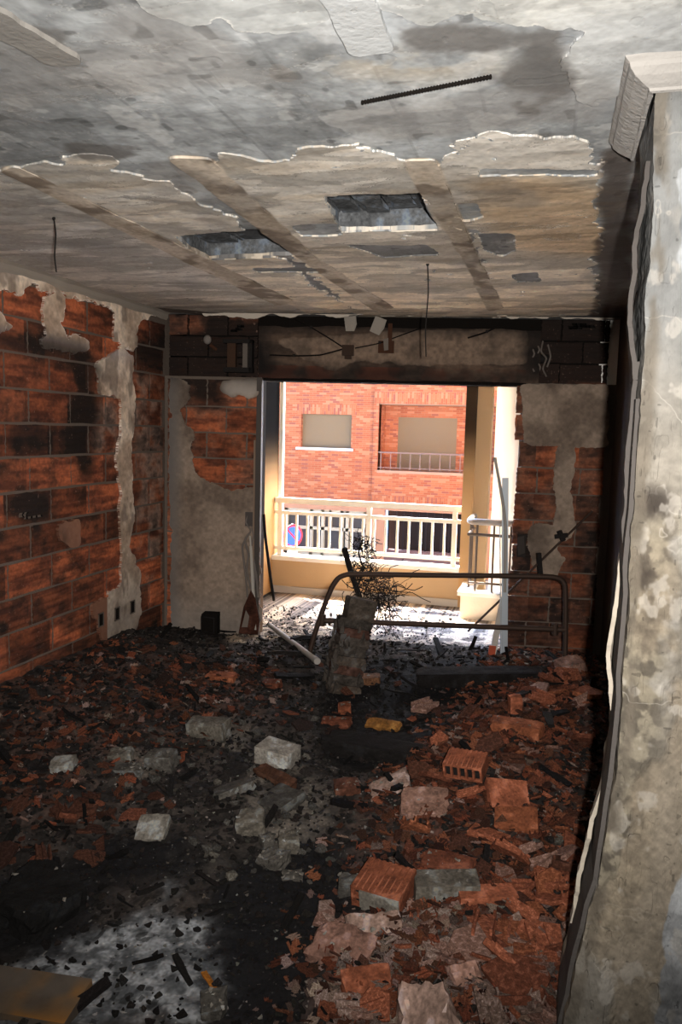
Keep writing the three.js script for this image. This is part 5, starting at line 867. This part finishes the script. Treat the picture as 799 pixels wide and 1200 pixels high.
  thing('shutter_end_plate', 'scorched end plate of the shutter box at the left end of the beam', 'end plate', [['plate', fboxP(266, 401, 276, 431, -0.06, 0.0), wd], ['pale_strip', fboxP(284, 400, 290, 432, -0.06, 0.0), std({ color: 0x615a54, bumpMap: bump1, bumpScale: 0.01 })], ['frame', merge([fboxP(262, 398, 296, 402, -0.07, 0.02), fboxP(292, 398, 296, 436, -0.07, 0.02), fboxP(262, 431, 296, 436, -0.07, 0.02)]), charM]]);
  const tw = []; for (const s of ['628,402 632,410 627,420 633,430 630,438', '636,400 634,412 640,420 636,432 640,441', '622,404 626,415 621,424 626,436', '642,404 645,418 641,430']) tw.push(tube(s.split(' ').map((q, k) => P(...q.split(',').map(Number), -0.02 + 0.03 * (k % 2))), 0.008, 24, 6));
  thing('melted_mechanism', 'melted shutter mechanism at the right end of the beam', 'mechanism', [['straps', merge(tw), std({ color: 0x5e5650, roughness: 0.6 })], ['drum', rod(P(624, 420, -0.05), P(642, 421, -0.05), 0.035), charM]]);
  const k0 = P(243, 398, -0.05); thing('winding_spindle', 'pale burnt spindle end in the black recess at the left end of the beam', 'spindle', [['knob', boxUV(new THREE.SphereGeometry(0.034, 12, 8).scale(1, 1.1, 0.8).translate(k0.x, k0.y, k0.z)), std({ color: 0x77706b })], ['axle', rod(P(246, 404, -0.06), P(254, 410, -0.08), 0.014), rustM]]);
  // wires from the ceiling
  const wire = (px, py, y1, lab, z) => { const a = onY(px, py, 2.695), b = onZ(px, y1, a.z); b.x = a.x + 0.01; thing('ceiling_wire', lab, 'wire', [['wire', tube([a, a.clone().lerp(b, 0.3).add(V(0.006, 0, 0)), a.clone().lerp(b, 0.7).add(V(-0.005, 0, 0)), b], 0.0035, 24, 5), charM], ['hook', boxUV(new THREE.TorusGeometry(0.006, 0.003, 5, 12).translate(a.x, a.y - 0.004, a.z)), charM]]); };
  wire(501, 309, 418, 'thin dark wire hanging from the ceiling in front of the beam'); wire(63, 255, 319, 'thin dark wire hanging from the ceiling near the left wall');
  const r0 = onY(425, 120, 2.683), r1 = onY(575, 90, 2.683), rings = []; for (let k = 0; k < 44; k++) { const g = new THREE.TorusGeometry(0.005, 0.0015, 4, 8); g.applyQuaternion(new THREE.Quaternion().setFromUnitVectors(V(0, 0, 1), r1.clone().sub(r0).normalize())); const p = r0.clone().lerp(r1, k / 43); g.translate(p.x, p.y, p.z); rings.push(boxUV(g)); }
  thing('ceiling_rebar', 'dark ribbed steel bar running slantwise under the bare grey ceiling', 'steel bar', [['bar', rod(r0, r1, 0.0042, 8), sootMat], ['ribs', merge(rings), sootMat]]);
}
renderer.render(scene, camera);
